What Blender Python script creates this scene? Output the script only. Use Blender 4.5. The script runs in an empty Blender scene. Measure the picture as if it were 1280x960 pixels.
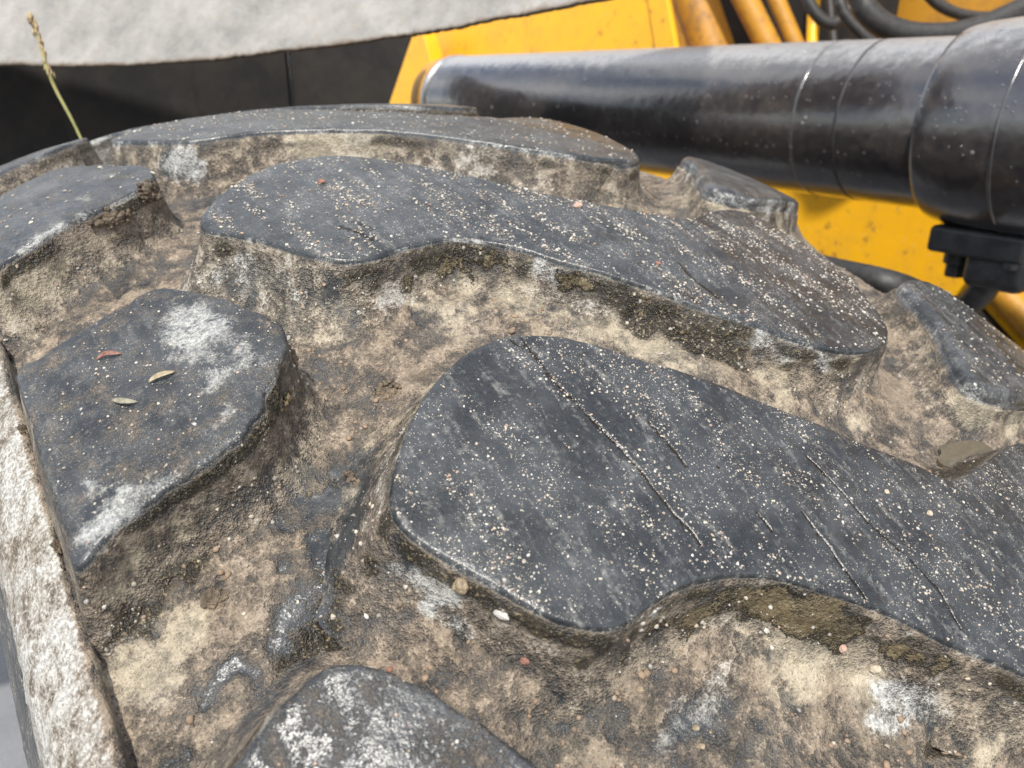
import bpy, bmesh, math, random
import numpy as np
from mathutils import Vector, Matrix, noise as mnoise
from mathutils.geometry import delaunay_2d_cdt
random.seed(7); rng = np.random.default_rng(7)
S = bpy.context.scene
COL = S.collection
ZC = 0.9                      # height of the axle above the ground (tyre radius 0.9 m)
RC = 0.9

# ------------------------------------------------------------------ camera
YAW, PITCH, ROLL = 0.6378836, 0.3803993, 0.0071709
cam_data = bpy.data.cameras.new('camera'); cam = bpy.data.objects.new('camera', cam_data); COL.objects.link(cam)
fw = Vector((math.sin(YAW)*math.cos(PITCH), math.cos(YAW)*math.cos(PITCH), -math.sin(PITCH)))
r0 = Vector((math.cos(YAW), -math.sin(YAW), 0)); u0 = r0.cross(fw)
rt = r0*math.cos(ROLL) + u0*math.sin(ROLL); up = -r0*math.sin(ROLL) + u0*math.cos(ROLL)
cam.matrix_world = Matrix(((rt.x, up.x, -fw.x, -0.3235828), (rt.y, up.y, -fw.y, -0.5916334),
                           (rt.z, up.z, -fw.z, 0.9170203+ZC), (0, 0, 0, 1)))
cam_data.sensor_width = 36; cam_data.lens = 36*942.7/1280
cam_data.clip_start = 0.01; cam_data.clip_end = 3000
cam_data.dof.use_dof = True; cam_data.dof.focus_distance = 0.31; cam_data.dof.aperture_fstop = 13
S.camera = cam
S.render.engine = 'CYCLES'; S.cycles.max_bounces = 4; S.cycles.diffuse_bounces = 3; S.cycles.glossy_bounces = 3

# ------------------------------------------------------------------ light
SUN_EL, SUN_AZ = math.radians(56), math.radians(-130)      # azimuth from +Y towards +X
w = bpy.data.worlds.new('World'); S.world = w; w.use_nodes = True
nt = w.node_tree; nt.nodes.clear()
out = nt.nodes.new('ShaderNodeOutputWorld'); bg = nt.nodes.new('ShaderNodeBackground')
sky = nt.nodes.new('ShaderNodeTexSky'); sky.sky_type = 'NISHITA'; sky.sun_disc = False
sky.sun_elevation = SUN_EL; sky.sun_rotation = SUN_AZ; sky.air_density = 1.2; sky.dust_density = 1.5
tc = nt.nodes.new('ShaderNodeTexCoord'); cn = nt.nodes.new('ShaderNodeTexNoise')
cn.inputs['Scale'].default_value = 2.6; cn.inputs['Detail'].default_value = 7; cn.inputs['Roughness'].default_value = .55
mp = nt.nodes.new('ShaderNodeMapping'); mp.inputs['Scale'].default_value = (1, 1, 2.2)
nt.links.new(tc.outputs['Generated'], mp.inputs['Vector']); nt.links.new(mp.outputs[0], cn.inputs['Vector'])
rp = nt.nodes.new('ShaderNodeValToRGB'); rp.color_ramp.elements[0].position = .42; rp.color_ramp.elements[1].position = .60
nt.links.new(cn.outputs['Fac'], rp.inputs[0])
mx = nt.nodes.new('ShaderNodeMix'); mx.data_type = 'RGBA'
nt.links.new(rp.outputs[0], mx.inputs[0]); nt.links.new(sky.outputs[0], mx.inputs[6]); mx.inputs[7].default_value = (9.5, 9.6, 9.8, 1)
nt.links.new(mx.outputs[2], bg.inputs[0]); bg.inputs[1].default_value = 0.12
nt.links.new(bg.outputs[0], out.inputs[0])
sd = bpy.data.lights.new('sun', 'SUN'); sd.energy = 3.5; sd.angle = math.radians(2.5); sd.color = (1, .95, .87)
sun = bpy.data.objects.new('sun', sd); COL.objects.link(sun); sun.location = (-2, 1, 4)
sv = Vector((math.sin(SUN_AZ)*math.cos(SUN_EL), math.cos(SUN_AZ)*math.cos(SUN_EL), math.sin(SUN_EL)))
sun.rotation_euler = sv.to_track_quat('Z', 'Y').to_euler()
S.view_settings.view_transform = 'Standard'; S.view_settings.look = 'None'; S.view_settings.exposure = 0.6; S.view_settings.gamma = 1

# ------------------------------------------------------------------ measured tables (tyre coordinates: angle deg from the top, lateral m; world points m)
T={
'A':[[-26.19,-0.2232],[-25.46,-0.2148],[-24.76,-0.2047],[-24.21,-0.1947],[-23.83,-0.1854],[-23.49,-0.1736],[-23.32,-0.1627],[-23.27,-0.1515],[-23.46,-0.1408],[-23.85,-0.1285],[-24.49,-0.1167],[-25.3,-0.1068],[-26.03,-0.0938],[-27.0,-0.0789],[-28.06,-0.0655],[-29.07,-0.0508],[-30.14,-0.0371],[-31.13,-0.0211],[-32.08,-0.0029],[-32.01,0.055],[-32.64,0.0711],[-34.2,0.0769],[-35.73,0.0779],[-37.38,0.0745],[-38.87,0.0641],[-39.76,0.0515],[-40.15,0.0371],[-40.2,0.0208],[-39.87,0.0033],[-39.11,-0.0142],[-38.05,-0.0316],[-36.23,-0.0543],[-35.63,-0.0636],[-34.75,-0.077],[-33.8,-0.0883],[-33.12,-0.0995],[-32.48,-0.1111],[-31.88,-0.1226],[-31.41,-0.1359],[-31.13,-0.1509],[-31.06,-0.1642],[-31.14,-0.1752],[-31.15,-0.1833],[-30.91,-0.1915],[-30.36,-0.2008],[-29.6,-0.2081],[-28.77,-0.2152],[-28.03,-0.2217],[-27.35,-0.2262],[-26.78,-0.227]],
'B':[[-13.77,-0.2272],[-12.53,-0.2142],[-11.56,-0.196],[-10.88,-0.1747],[-10.75,-0.1507],[-11.13,-0.1339],[-12.08,-0.1163],[-13.47,-0.0975],[-15.0,-0.0806],[-16.31,-0.0621],[-17.52,-0.0427],[-18.61,-0.0216],[-19.48,-0.003],[-19.87,0.014],[-19.48,0.0344],[-19.38,0.055],[-20.01,0.0711],[-21.58,0.0769],[-23.1,0.0779],[-24.75,0.0745],[-26.25,0.0641],[-27.14,0.0515],[-27.52,0.0371],[-27.57,0.0208],[-27.24,0.0033],[-26.48,-0.0142],[-25.42,-0.0316],[-24.34,-0.0481],[-23.13,-0.0626],[-22.0,-0.0783],[-20.86,-0.094],[-19.86,-0.1067],[-19.02,-0.1211],[-18.57,-0.1325],[-18.45,-0.1466],[-18.51,-0.1617],[-18.6,-0.1743],[-18.37,-0.1862],[-17.62,-0.1961],[-16.39,-0.2072],[-15.17,-0.2191],[-14.56,-0.2265]],
'C':[[-1.14,-0.2272],[0.09,-0.2142],[1.07,-0.196],[1.75,-0.1747],[1.88,-0.1507],[1.5,-0.1339],[0.55,-0.1163],[-0.85,-0.0975],[-2.37,-0.0806],[-3.69,-0.0621],[-4.9,-0.0427],[-5.99,-0.0216],[-6.86,-0.003],[-7.24,0.014],[-6.86,0.0344],[-6.76,0.055],[-7.39,0.0711],[-8.95,0.0769],[-10.48,0.0779],[-12.13,0.0745],[-13.62,0.0641],[-14.51,0.0515],[-14.9,0.0371],[-14.95,0.0208],[-14.47,0.0453],[-14.1,0.0148],[-12.96,-0.0106],[-11.21,-0.0414],[-9.8,-0.0635],[-8.28,-0.091],[-7.1,-0.1211],[-6.01,-0.1513],[-5.55,-0.1792],[-4.6,-0.2019]],
'L0':[[-29.81,-0.2943],[-29.42,-0.2838],[-29.16,-0.2746],[-29.02,-0.2657],[-29.12,-0.2592],[-29.46,-0.2519],[-29.98,-0.2458],[-30.73,-0.2391],[-31.64,-0.2316],[-32.58,-0.2246],[-33.17,-0.2257],[-34.4,-0.2371],[-34.91,-0.243],[-35.49,-0.2501],[-35.84,-0.2582],[-36.07,-0.2676],[-36.29,-0.2792],[-36.38,-0.2898],[-36.66,-0.3008],[-36.91,-0.309],[-37.08,-0.3143],[-35.9,-0.3153],[-34.38,-0.3158],[-32.65,-0.3163],[-30.96,-0.317],[-30.05,-0.316],[-29.91,-0.3092],[-29.84,-0.2972]],
'L1':[[-17.43,-0.316],[-17.28,-0.3092],[-17.21,-0.2972],[-17.0,-0.2843],[-16.72,-0.2708],[-16.65,-0.2608],[-16.87,-0.2535],[-17.32,-0.2473],[-18.25,-0.2385],[-19.29,-0.2309],[-19.96,-0.2265],[-20.54,-0.2257],[-21.23,-0.2301],[-21.77,-0.2371],[-22.29,-0.243],[-22.86,-0.2501],[-23.21,-0.2582],[-23.45,-0.2676],[-23.66,-0.2792],[-23.75,-0.2898],[-24.03,-0.3008],[-24.29,-0.309],[-24.45,-0.3143],[-24.19,-0.3151],[-23.27,-0.3153],[-21.75,-0.3158],[-20.02,-0.3163],[-18.34,-0.317]],
'L2':[[-4.0,-0.2842],[-3.67,-0.2705],[-4.66,-0.2551],[-6.33,-0.2381],[-7.47,-0.229],[-8.32,-0.2279],[-9.3,-0.2325],[-10.03,-0.2465],[-10.38,-0.2632],[-10.55,-0.2787],[-11.04,-0.2944],[-11.39,-0.3092],[-11.82,-0.3143],[-10.65,-0.3153],[-9.13,-0.3158],[-7.39,-0.3163],[-5.71,-0.317],[-4.8,-0.316]],
'R1':[[-11.874128832031287,0.145],[-12.974128832031289,0.128],[-14.274128832031286,0.117],[-15.574128832031287,0.097],[-16.274128832031288,0.088],[-17.074128832031285,0.077],[-17.674128832031286,0.082],[-18.174128832031286,0.106],[-17.97412883203129,0.14],[-17.47412883203129,0.17],[-16.674128832031286,0.205],[-15.374128832031287,0.232],[-13.374128832031287,0.242],[-11.974128832031289,0.235],[-11.574128832031287,0.19]],
'R2':[[-24.5,0.145],[-25.6,0.128],[-26.9,0.117],[-28.2,0.097],[-28.9,0.088],[-29.7,0.077],[-30.3,0.082],[-30.9,0.106],[-31.4,0.15],[-31.8,0.19],[-32,0.235],[-28,0.242],[-25.2,0.235],[-24.3,0.19]],
'crA':[[[-23.46,-0.1447],[-24.23,-0.1457],[-25.15,-0.1469],[-25.87,-0.1451],[-26.79,-0.144],[-27.63,-0.1423],[-28.47,-0.1411],[-29.57,-0.1417],[-30.17,-0.14],[-30.63,-0.1397]],[[-27.3,-0.1234],[-28.03,-0.1232],[-28.81,-0.1236]],[[-30.93,-0.0928],[-31.71,-0.0933],[-32.55,-0.0941],[-33.12,-0.0938],[-33.28,-0.0951]],[[-29.79,-0.0694],[-30.59,-0.0682],[-31.82,-0.0677],[-32.84,-0.0637]],[[-33.08,-0.0631],[-33.89,-0.061],[-34.88,-0.0661]],[[-30.44,-0.1111],[-30.68,-0.1104],[-30.99,-0.1105]],[[-23.33,-0.1493],[-23.66,-0.1488],[-23.89,-0.1472]]],
'crB':[[[-16.51,-0.1753],[-17.06,-0.1708],[-17.76,-0.1675]],[[-16.47,-0.1685],[-17.2,-0.1615]],[[-22.24,-0.0329],[-23.06,-0.0338],[-24.09,-0.0329]],[[-23.81,-0.0483],[-24.31,-0.0477]],[[-18.85,-0.1194],[-19.21,-0.1175]]],
'fender':[[-0.641,1.252,1.818],[-0.407,1.023,1.839],[-0.216,0.813,1.837],[-0.151,0.724,1.835],[-0.089,0.638,1.836],[-0.033,0.545,1.84],[0.022,0.467,1.846],[0.057,0.417,1.852],[0.101,0.347,1.858],[0.156,0.285,1.868],[0.186,0.225,1.875],[0.229,0.159,1.886],[0.278,0.075,1.899],[0.327,-0.007,1.914]],
'plate':[[1.1,2.339,1.673],[1.1,2.126,2.011],[1.1,1.876,2.213],[1.1,0.994,2.117],[1.1,0.786,2.094],[1.1,0.702,1.867],[1.1,0.687,1.738]],
'flange':[[1.09,0.832,2.098],[1.09,0.776,2.092],[1.09,0.688,1.867],[1.09,0.681,1.808],[1.09,0.736,1.807]],
'wedge':[[1.0,1.945,1.717],[1.0,1.845,1.835],[1.0,1.737,1.951],[1.0,1.699,1.986],[1.0,1.645,1.902],[1.0,1.612,1.728]],
'liner':[[-0.531,1.396,1.865],[0.549,0.951,1.905],[0.475,0.935,1.765],[0.409,0.886,1.568],[-0.595,1.222,1.556],[-0.519,1.413,1.918],[0.565,0.959,1.947]],
'bay':[[1.66,1.112,1.987],[1.66,0.514,1.958]],
'low':[[0.97,0.729,1.739],[0.97,0.298,1.756],[0.97,-0.129,1.683],[0.97,-0.253,1.621],[0.97,-0.315,1.377],[0.97,-0.185,1.398],[0.97,0.255,1.493],[0.97,0.712,1.542]],
'bar':[[0.446,-0.103,1.629],[0.418,-0.16,1.634],[0.421,-0.245,1.628],[0.975,-0.046,1.464]],
'rodlow':[[0.965,-0.088,1.551],[0.965,-0.206,1.457]],
'rodlow2':[[0.968,-0.067,1.5],[0.968,-0.158,1.43]],
'slabtop':[[1.409,1.169,2.416],[1.43,1.002,2.109],[1.448,0.859,1.847],[1.472,0.668,1.497]],
'rod1':[[1.342,0.98,2.341],[1.401,0.793,2.051],[1.439,0.673,1.865],[1.507,0.459,1.534]],
'rod2':[[1.52,0.995,2.362],[1.561,0.816,2.064],[1.588,0.698,1.868],[1.635,0.493,1.528]],
'hose1':[[0.769,0.299,2.259],[0.812,0.115,1.964],[0.819,0.085,1.916],[0.847,0.053,1.891],[0.892,0.016,1.885],[0.946,-0.019,1.896],[1.014,-0.053,1.928],[1.07,-0.076,1.967],[1.342,-0.188,2.157]],
'hose3':[[1.138,0.578,2.297],[1.145,0.438,2.032],[1.147,0.399,1.958],[1.172,0.366,1.929],[1.207,0.355,1.959],[1.241,0.367,2.033],[1.365,0.411,2.303]],
'hose4':[[1.08,0.447,2.214],[1.203,0.255,2.019],[1.246,0.188,1.951],[1.314,0.13,1.935],[1.414,0.065,1.952],[1.663,-0.097,1.994]],
'hose2':[[0.961,0.305,2.303],[0.9,0.19,1.978],[0.891,0.173,1.93],[0.906,0.144,1.895],[0.934,0.106,1.86],[0.991,0.028,1.789]],
'rodv':[[1.74,0.836,2.37],[1.652,0.739,2.045],[1.604,0.686,1.868],[1.503,0.575,1.497]],
'rodv3':[[1.925,0.63,2.372],[1.91,0.507,2.099],[1.903,0.45,1.973],[2.069,0.509,1.935]],
'rodv2':[[1.628,0.778,2.357],[1.582,0.651,2.034],[1.558,0.585,1.866],[1.505,0.44,1.497]],
'stalk':[[-0.234,0.198,1.866],[-0.232,0.195,1.85],[-0.231,0.189,1.826],[-0.228,0.185,1.808],[-0.222,0.175,1.785],[-0.217,0.167,1.762]],
'cam':[-0.3235827857831462,-0.591633382329224,0.9170203355542972,0.6378836349279451,0.38039928148195185,0.007170919010403838,942.7075446203876],
'prof':[0.26755738913579885,0.6236032569685455,2.3276644417549415],
'pitch':12.625871167968713}
# dried mud, dust, damp soil and overhang shade painted in 'dark': (x, y, z, radius, strength, 0 = lug top / 1 = wall or floor), axle coordinates
STAINS = {
'tan':[[-0.304,-0.1676,0.8298,0.0175,0.8,1],[-0.2929,-0.1672,0.8181,0.0145,0.8,1],[-0.3125,-0.1739,0.8149,0.013,0.7,1],[-0.28,-0.1596,0.835,0.0101,0.7,1],[-0.3048,-0.181,0.7994,0.011,0.4,1],[-0.266,-0.1578,0.8412,0.0084,0.6,1],[-0.3026,-0.3464,0.7696,0.0091,0.7,1],[-0.2859,-0.3433,0.7757,0.0088,0.8,1],[-0.2714,-0.344,0.7852,0.009,0.7,1],[-0.2591,-0.3438,0.7939,0.0071,0.6,1],[-0.3115,-0.3496,0.7627,0.0075,0.7,1],[-0.294,-0.3559,0.7423,0.0125,0.75,1],[-0.3098,-0.3542,0.7356,0.0108,0.8,1],[-0.2829,-0.3562,0.7473,0.0096,0.7,1],[-0.3054,-0.3652,0.7314,0.0091,0.6,1],[-0.3185,-0.3727,0.7318,0.0063,0.5,1],[-0.2676,-0.3475,0.7593,0.0073,0.4,1],[-0.1085,-0.3075,0.8198,0.0134,0.6,1],[-0.0776,-0.3433,0.8072,0.0132,0.7,1],[-0.1282,-0.2881,0.8274,0.0099,0.5,1],[-0.0606,-0.3591,0.8017,0.011,0.6,1],[-0.1531,-0.2844,0.8217,0.0109,0.5,1],[-0.0996,-0.3275,0.8139,0.011,0.6,1],[-0.0095,-0.4042,0.7954,0.0109,0.5,1],[0.0069,-0.4116,0.79,0.0098,0.6,1],[-0.0247,-0.394,0.7874,0.0097,0.5,1],[-0.1184,-0.3145,0.8159,0.0196,0.55,1],[-0.0969,-0.3421,0.8073,0.0193,0.6,1],[-0.068,-0.3611,0.799,0.0174,0.6,1],[-0.0508,-0.3861,0.7908,0.0193,0.6,1],[-0.0284,-0.407,0.7783,0.0193,0.6,1],[0.0116,-0.4223,0.763,0.018,0.5,1],[-0.1445,-0.2991,0.8186,0.0173,0.5,1],[0.0878,-0.4513,0.767,0.0166,0.9,1],[0.1174,-0.4536,0.7464,0.015,0.9,1],[0.0794,-0.4462,0.7628,0.0119,0.8,1],[0.0823,-0.2699,0.8464,0.0132,0.9,1],[0.1078,-0.2764,0.8415,0.0135,0.9,1],[0.1544,-0.2671,0.8286,0.0132,0.8,1],[0.0921,-0.234,0.8473,0.0115,0.6,1],[-0.1309,-0.1071,0.882,0.0205,0.8,1],[-0.1087,-0.1189,0.8834,0.0207,0.9,1],[-0.0875,-0.1324,0.8795,0.0178,0.8,1],[-0.0572,-0.1614,0.8728,0.0207,0.5,1],[-0.028,-0.1912,0.8639,0.0176,0.5,1],[0.0271,-0.2216,0.8634,0.0149,0.6,1],[-0.0033,-0.2092,0.869,0.0146,0.5,1],[-0.1665,-0.0906,0.8799,0.0174,0.5,1],[-0.2608,0.0289,0.865,0.0189,0.5,1],[-0.1284,-0.4675,0.7366,0.0131,0.6,1],[-0.1121,-0.4797,0.7333,0.0147,0.75,1],[-0.0973,-0.4911,0.723,0.0133,0.7,1],[-0.1233,-0.4831,0.7203,0.0129,0.6,1],[-0.0902,-0.5014,0.7121,0.0116,0.5,1],[-0.0647,-0.5299,0.6939,0.0133,0.7,1],[-0.0752,-0.5135,0.7276,0.0097,0.5,1],[-0.1495,-0.461,0.7591,0.0043,0.6,1],[-0.0517,-0.533,0.7037,0.01,0.5,1],[-0.1511,-0.4881,0.7162,0.0106,0.4,1],[-0.0842,-0.503,0.7319,0.0065,0.7,1],[-0.2206,-0.2292,0.8363,0.0087,0.5,1],[-0.2112,-0.245,0.8323,0.0107,0.6,1],[-0.1949,-0.2719,0.8336,0.0104,0.4,1],[-0.3143,-0.2645,0.8083,0.0057,0.5,0],[-0.3137,-0.2846,0.802,0.0047,0.4,0],[-0.3145,-0.3091,0.7929,0.0045,0.4,0]],
'brown':[[-0.2521,-0.1546,0.8536,0.0142,0.9,1],[-0.2351,-0.1441,0.8613,0.0108,0.9,1],[-0.266,-0.1578,0.8412,0.0103,0.8,1],[-0.2373,-0.3272,0.8043,0.0077,0.8,1],[-0.2247,-0.3091,0.8125,0.0074,0.7,1],[-0.2498,-0.339,0.7989,0.0067,0.7,1],[-0.1876,-0.2929,0.8037,0.029,0.6,1],[-0.2107,-0.3223,0.7816,0.023,0.6,1],[-0.1706,-0.2851,0.8177,0.0214,0.55,1],[-0.2266,-0.164,0.8292,0.0222,0.65,1],[-0.2599,-0.1812,0.8161,0.0185,0.7,1],[-0.2988,-0.1878,0.8002,0.0175,0.6,1],[-0.2619,-0.3619,0.7516,0.0195,0.5,1],[-0.2907,-0.3833,0.7271,0.0208,0.5,1],[-0.2613,-0.3795,0.7388,0.0158,0.45,1],[-0.2368,-0.4172,0.7364,0.015,0.6,1],[-0.2183,-0.4423,0.7324,0.0145,0.6,1],[-0.2022,-0.4552,0.72,0.0118,0.6,1],[-0.1679,-0.4637,0.7269,0.0123,0.5,1],[-0.1857,-0.4573,0.7541,0.0072,0.7,1],[-0.1556,-0.4573,0.7464,0.0094,0.75,1],[-0.1385,-0.4634,0.749,0.0102,0.9,1],[-0.1216,-0.4709,0.7477,0.0113,0.95,1],[-0.1062,-0.4839,0.742,0.0113,0.95,1],[-0.0943,-0.4929,0.737,0.0082,0.8,1],[-0.0848,-0.5026,0.7355,0.0065,0.6,1],[-0.2082,-0.4368,0.7612,0.0064,0.6,1],[-0.1984,-0.4489,0.7553,0.0072,0.7,1],[0.1121,-0.385,0.7792,0.0191,0.8,1],[0.0591,-0.4061,0.7724,0.0172,0.8,1],[0.0756,-0.4118,0.7658,0.0175,0.6,1],[0.0619,-0.4294,0.7568,0.0144,0.5,1],[-0.2266,-0.3329,0.7725,0.011,0.7,1],[-0.2418,-0.3512,0.7617,0.0138,0.5,1],[-0.0033,-0.2095,0.8641,0.0235,0.7,1],[0.0203,-0.2293,0.8571,0.0147,0.7,1],[-0.0435,-0.1778,0.8685,0.0176,0.6,1],[0.1193,-0.1944,0.8469,0.0138,0.7,1],[-0.225,-0.2232,0.8449,0.0087,0.4,1],[-0.1343,-0.2836,0.8353,0.0134,0.4,1],[-0.1098,-0.3027,0.8298,0.0134,0.5,1],[-0.0838,-0.3322,0.8203,0.011,0.5,1],[-0.0536,-0.3678,0.802,0.0088,0.5,1],[-0.2764,0.0238,0.8605,0.0309,0.8,1],[-0.2438,0.041,0.8692,0.0228,0.8,1],[-0.3131,-0.3027,0.7961,0.0114,0.35,0],[-0.312,-0.3329,0.7846,0.0091,0.35,0],[-0.2849,-0.3124,0.8047,0.0199,0.25,0],[-0.2667,-0.3102,0.8121,0.0154,0.25,0],[-0.272,-0.3425,0.7972,0.0095,0.3,0],[-0.287,-0.288,0.8128,0.0139,0.25,0]],
'olive':[[-0.1424,-0.4624,0.7552,0.0075,0.85,1],[-0.1306,-0.4668,0.7536,0.0089,0.95,1],[-0.1186,-0.4734,0.7496,0.009,0.95,1],[-0.1093,-0.4819,0.7467,0.009,0.95,1],[-0.0991,-0.4893,0.7387,0.0091,0.95,1],[-0.1121,-0.4786,0.7396,0.0078,0.9,1],[-0.1024,-0.4862,0.733,0.0079,0.8,1],[-0.1495,-0.4588,0.7485,0.0069,0.8,1],[-0.123,-0.4695,0.7423,0.0078,0.9,1],[-0.0857,-0.5012,0.7306,0.0059,0.8,1],[-0.0815,-0.5072,0.7327,0.0065,0.8,1],[-0.0734,-0.5152,0.7286,0.0065,0.8,1],[-0.1752,-0.4546,0.7426,0.0067,0.75,1],[-0.1617,-0.4559,0.7451,0.0056,0.75,1],[-0.1907,-0.4554,0.7522,0.0052,0.7,1],[-0.1305,-0.2848,0.8358,0.008,0.8,1],[-0.1155,-0.2972,0.8334,0.0089,0.75,1],[-0.089,-0.326,0.8288,0.007,0.8,1],[-0.0671,-0.3481,0.8161,0.0062,0.7,1],[-0.156,-0.2828,0.8311,0.0069,0.7,1],[-0.2377,-0.3272,0.8011,0.0063,0.8,1],[-0.2447,-0.3365,0.7965,0.0048,0.7,1],[-0.2357,-0.3245,0.8096,0.0042,0.6,1],[-0.2043,-0.4402,0.7522,0.0047,0.5,1],[-0.2104,-0.4312,0.7523,0.0042,0.5,1]],
'bare':[[-0.2206,-0.3492,0.7708,0.0114,0.9,1],[-0.2334,-0.3648,0.7622,0.0115,0.9,1],[-0.2441,-0.3725,0.7502,0.0112,0.9,1],[-0.2541,-0.3795,0.7386,0.0096,0.8,1],[-0.2062,-0.3423,0.781,0.0066,0.8,1],[-0.26,-0.3706,0.7459,0.0084,0.7,1],[-0.2773,-0.3767,0.7349,0.0105,0.6,1],[-0.2912,-0.3773,0.7294,0.0078,0.5,1],[-0.1931,-0.2746,0.8246,0.0092,0.7,1],[-0.2759,-0.3949,0.7313,0.0071,0.6,1],[-0.2243,-0.4236,0.7377,0.0066,0.6,1],[-0.2123,-0.4428,0.7325,0.0076,0.6,1],[-0.1992,-0.4513,0.725,0.0078,0.6,1],[-0.1596,-0.4706,0.7242,0.0111,0.6,1],[-0.1713,-0.475,0.7176,0.0108,0.6,1],[-0.2277,-0.4009,0.773,0.0049,0.7,1],[-0.1981,-0.3162,0.789,0.0079,0.5,1],[-0.2349,-0.3361,0.7694,0.0079,0.6,1],[-0.2053,-0.0731,0.8635,0.0081,0.5,1],[-0.2045,-0.2636,0.8182,0.0076,0.6,1],[0.0153,-0.4739,0.7589,0.0065,0.8,1],[0.0203,-0.4567,0.7489,0.0078,0.7,1],[-0.2112,-0.245,0.8323,0.006,0.5,1],[-0.218,-0.2391,0.8224,0.007,0.6,1],[-0.08,-0.5124,0.7037,0.0067,0.4,1],[-0.1805,-0.4618,0.7225,0.0073,0.5,1],[-0.1887,-0.3025,0.7992,0.0057,0.5,1],[-0.2268,-0.1797,0.8279,0.0086,0.5,1]],
'dark':[[0.0244,-0.4676,0.7532,0.0067,0.8,1],[0.0204,-0.4478,0.7514,0.0088,0.7,1],[-0.1214,-0.2922,0.8399,0.0111,0.8,1],[-0.147,-0.2828,0.8398,0.0087,0.8,1],[-0.1686,-0.2836,0.8378,0.0076,0.8,1],[-0.1044,-0.3082,0.8348,0.0089,0.7,1],[-0.089,-0.326,0.8288,0.0088,0.7,1],[-0.0703,-0.3454,0.8223,0.0105,0.9,1],[-0.0551,-0.3628,0.8137,0.0122,1,1],[-0.0426,-0.3773,0.8065,0.0122,1,1],[-0.0329,-0.385,0.7967,0.0096,0.9,1],[-0.0483,-0.3735,0.7985,0.0109,0.8,1],[-0.0673,-0.3487,0.8115,0.008,0.6,1],[-0.0813,-0.3353,0.8186,0.0071,0.6,1],[-0.1345,-0.2843,0.8424,0.0088,0.8,1],[-0.2235,-0.2249,0.8461,0.0078,1.0,1],[-0.22,-0.2292,0.8408,0.0052,0.8,1],[-0.0155,-0.4002,0.7914,0.0079,0.7,1],[0.0033,-0.4104,0.7863,0.0062,0.5,1],[-0.1801,-0.2817,0.8316,0.0092,0.6,1],[-0.3056,-0.3477,0.7458,0.0075,0.95,1],[-0.2967,-0.3442,0.7494,0.0057,0.8,1],[-0.3091,-0.3479,0.7542,0.0049,0.8,1],[-0.2851,-0.344,0.756,0.0065,0.8,1],[-0.2774,-0.3433,0.7609,0.0046,0.7,1],[-0.2939,-0.3432,0.7577,0.0045,0.6,1],[-0.313,-0.3491,0.7404,0.0049,0.7,1],[-0.2598,-0.3417,0.7836,0.0046,0.6,1],[-0.2282,-0.397,0.78,0.0049,1,1],[-0.224,-0.3833,0.7845,0.0038,0.9,1],[-0.2101,-0.3668,0.7922,0.0034,0.8,1],[-0.188,-0.3436,0.7943,0.0037,0.8,1],[-0.2313,-0.3903,0.7685,0.0044,0.9,1],[-0.2379,-0.3829,0.7538,0.0071,0.8,1],[-0.2457,-0.3847,0.7416,0.0058,0.7,1],[-0.2541,-0.3892,0.7352,0.005,0.7,1],[-0.2353,-0.3478,0.7646,0.007,0.4,1],[-0.258,-0.3788,0.7401,0.0095,0.4,1],[-0.2138,-0.4273,0.7668,0.0041,0.9,1],[-0.208,-0.4366,0.7635,0.004,0.9,1],[-0.2004,-0.4473,0.7576,0.0046,1,1],[-0.1909,-0.4556,0.7546,0.0046,0.9,1],[-0.1738,-0.4562,0.7496,0.0042,0.9,1],[-0.1595,-0.4595,0.7588,0.003,0.8,1],[-0.1461,-0.4617,0.7577,0.0025,0.8,1],[-0.1047,-0.4851,0.7472,0.0026,0.8,1],[-0.0933,-0.4944,0.7417,0.0039,1,1],[-0.0889,-0.4978,0.7342,0.0046,1,1],[-0.0814,-0.5073,0.7318,0.0039,0.8,1],[-0.0712,-0.517,0.728,0.0039,0.9,1],[-0.0636,-0.5229,0.723,0.0039,0.8,1],[-0.1873,-0.4528,0.7361,0.0048,0.7,1],[-0.1932,-0.4511,0.7447,0.0041,0.7,1],[0.0203,-0.4567,0.7489,0.0108,0.8,1],[0.0364,-0.4671,0.7547,0.0086,0.9,1],[0.0603,-0.4446,0.7471,0.007,0.5,1],[0.1088,-0.4085,0.7861,0.0093,0.5,1],[0.1205,-0.3744,0.785,0.01,0.5,1],[0.0915,-0.4266,0.7808,0.0069,0.6,1],[0.0041,-0.217,0.8544,0.0118,0.4,1],[-0.0568,-0.161,0.8772,0.0118,0.4,1],[-0.0718,-0.1465,0.8813,0.0118,0.4,1],[-0.0348,-0.1832,0.8749,0.0117,0.3,1],[0.0223,-0.4147,0.7918,0.0045,0.5,1]],
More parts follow.
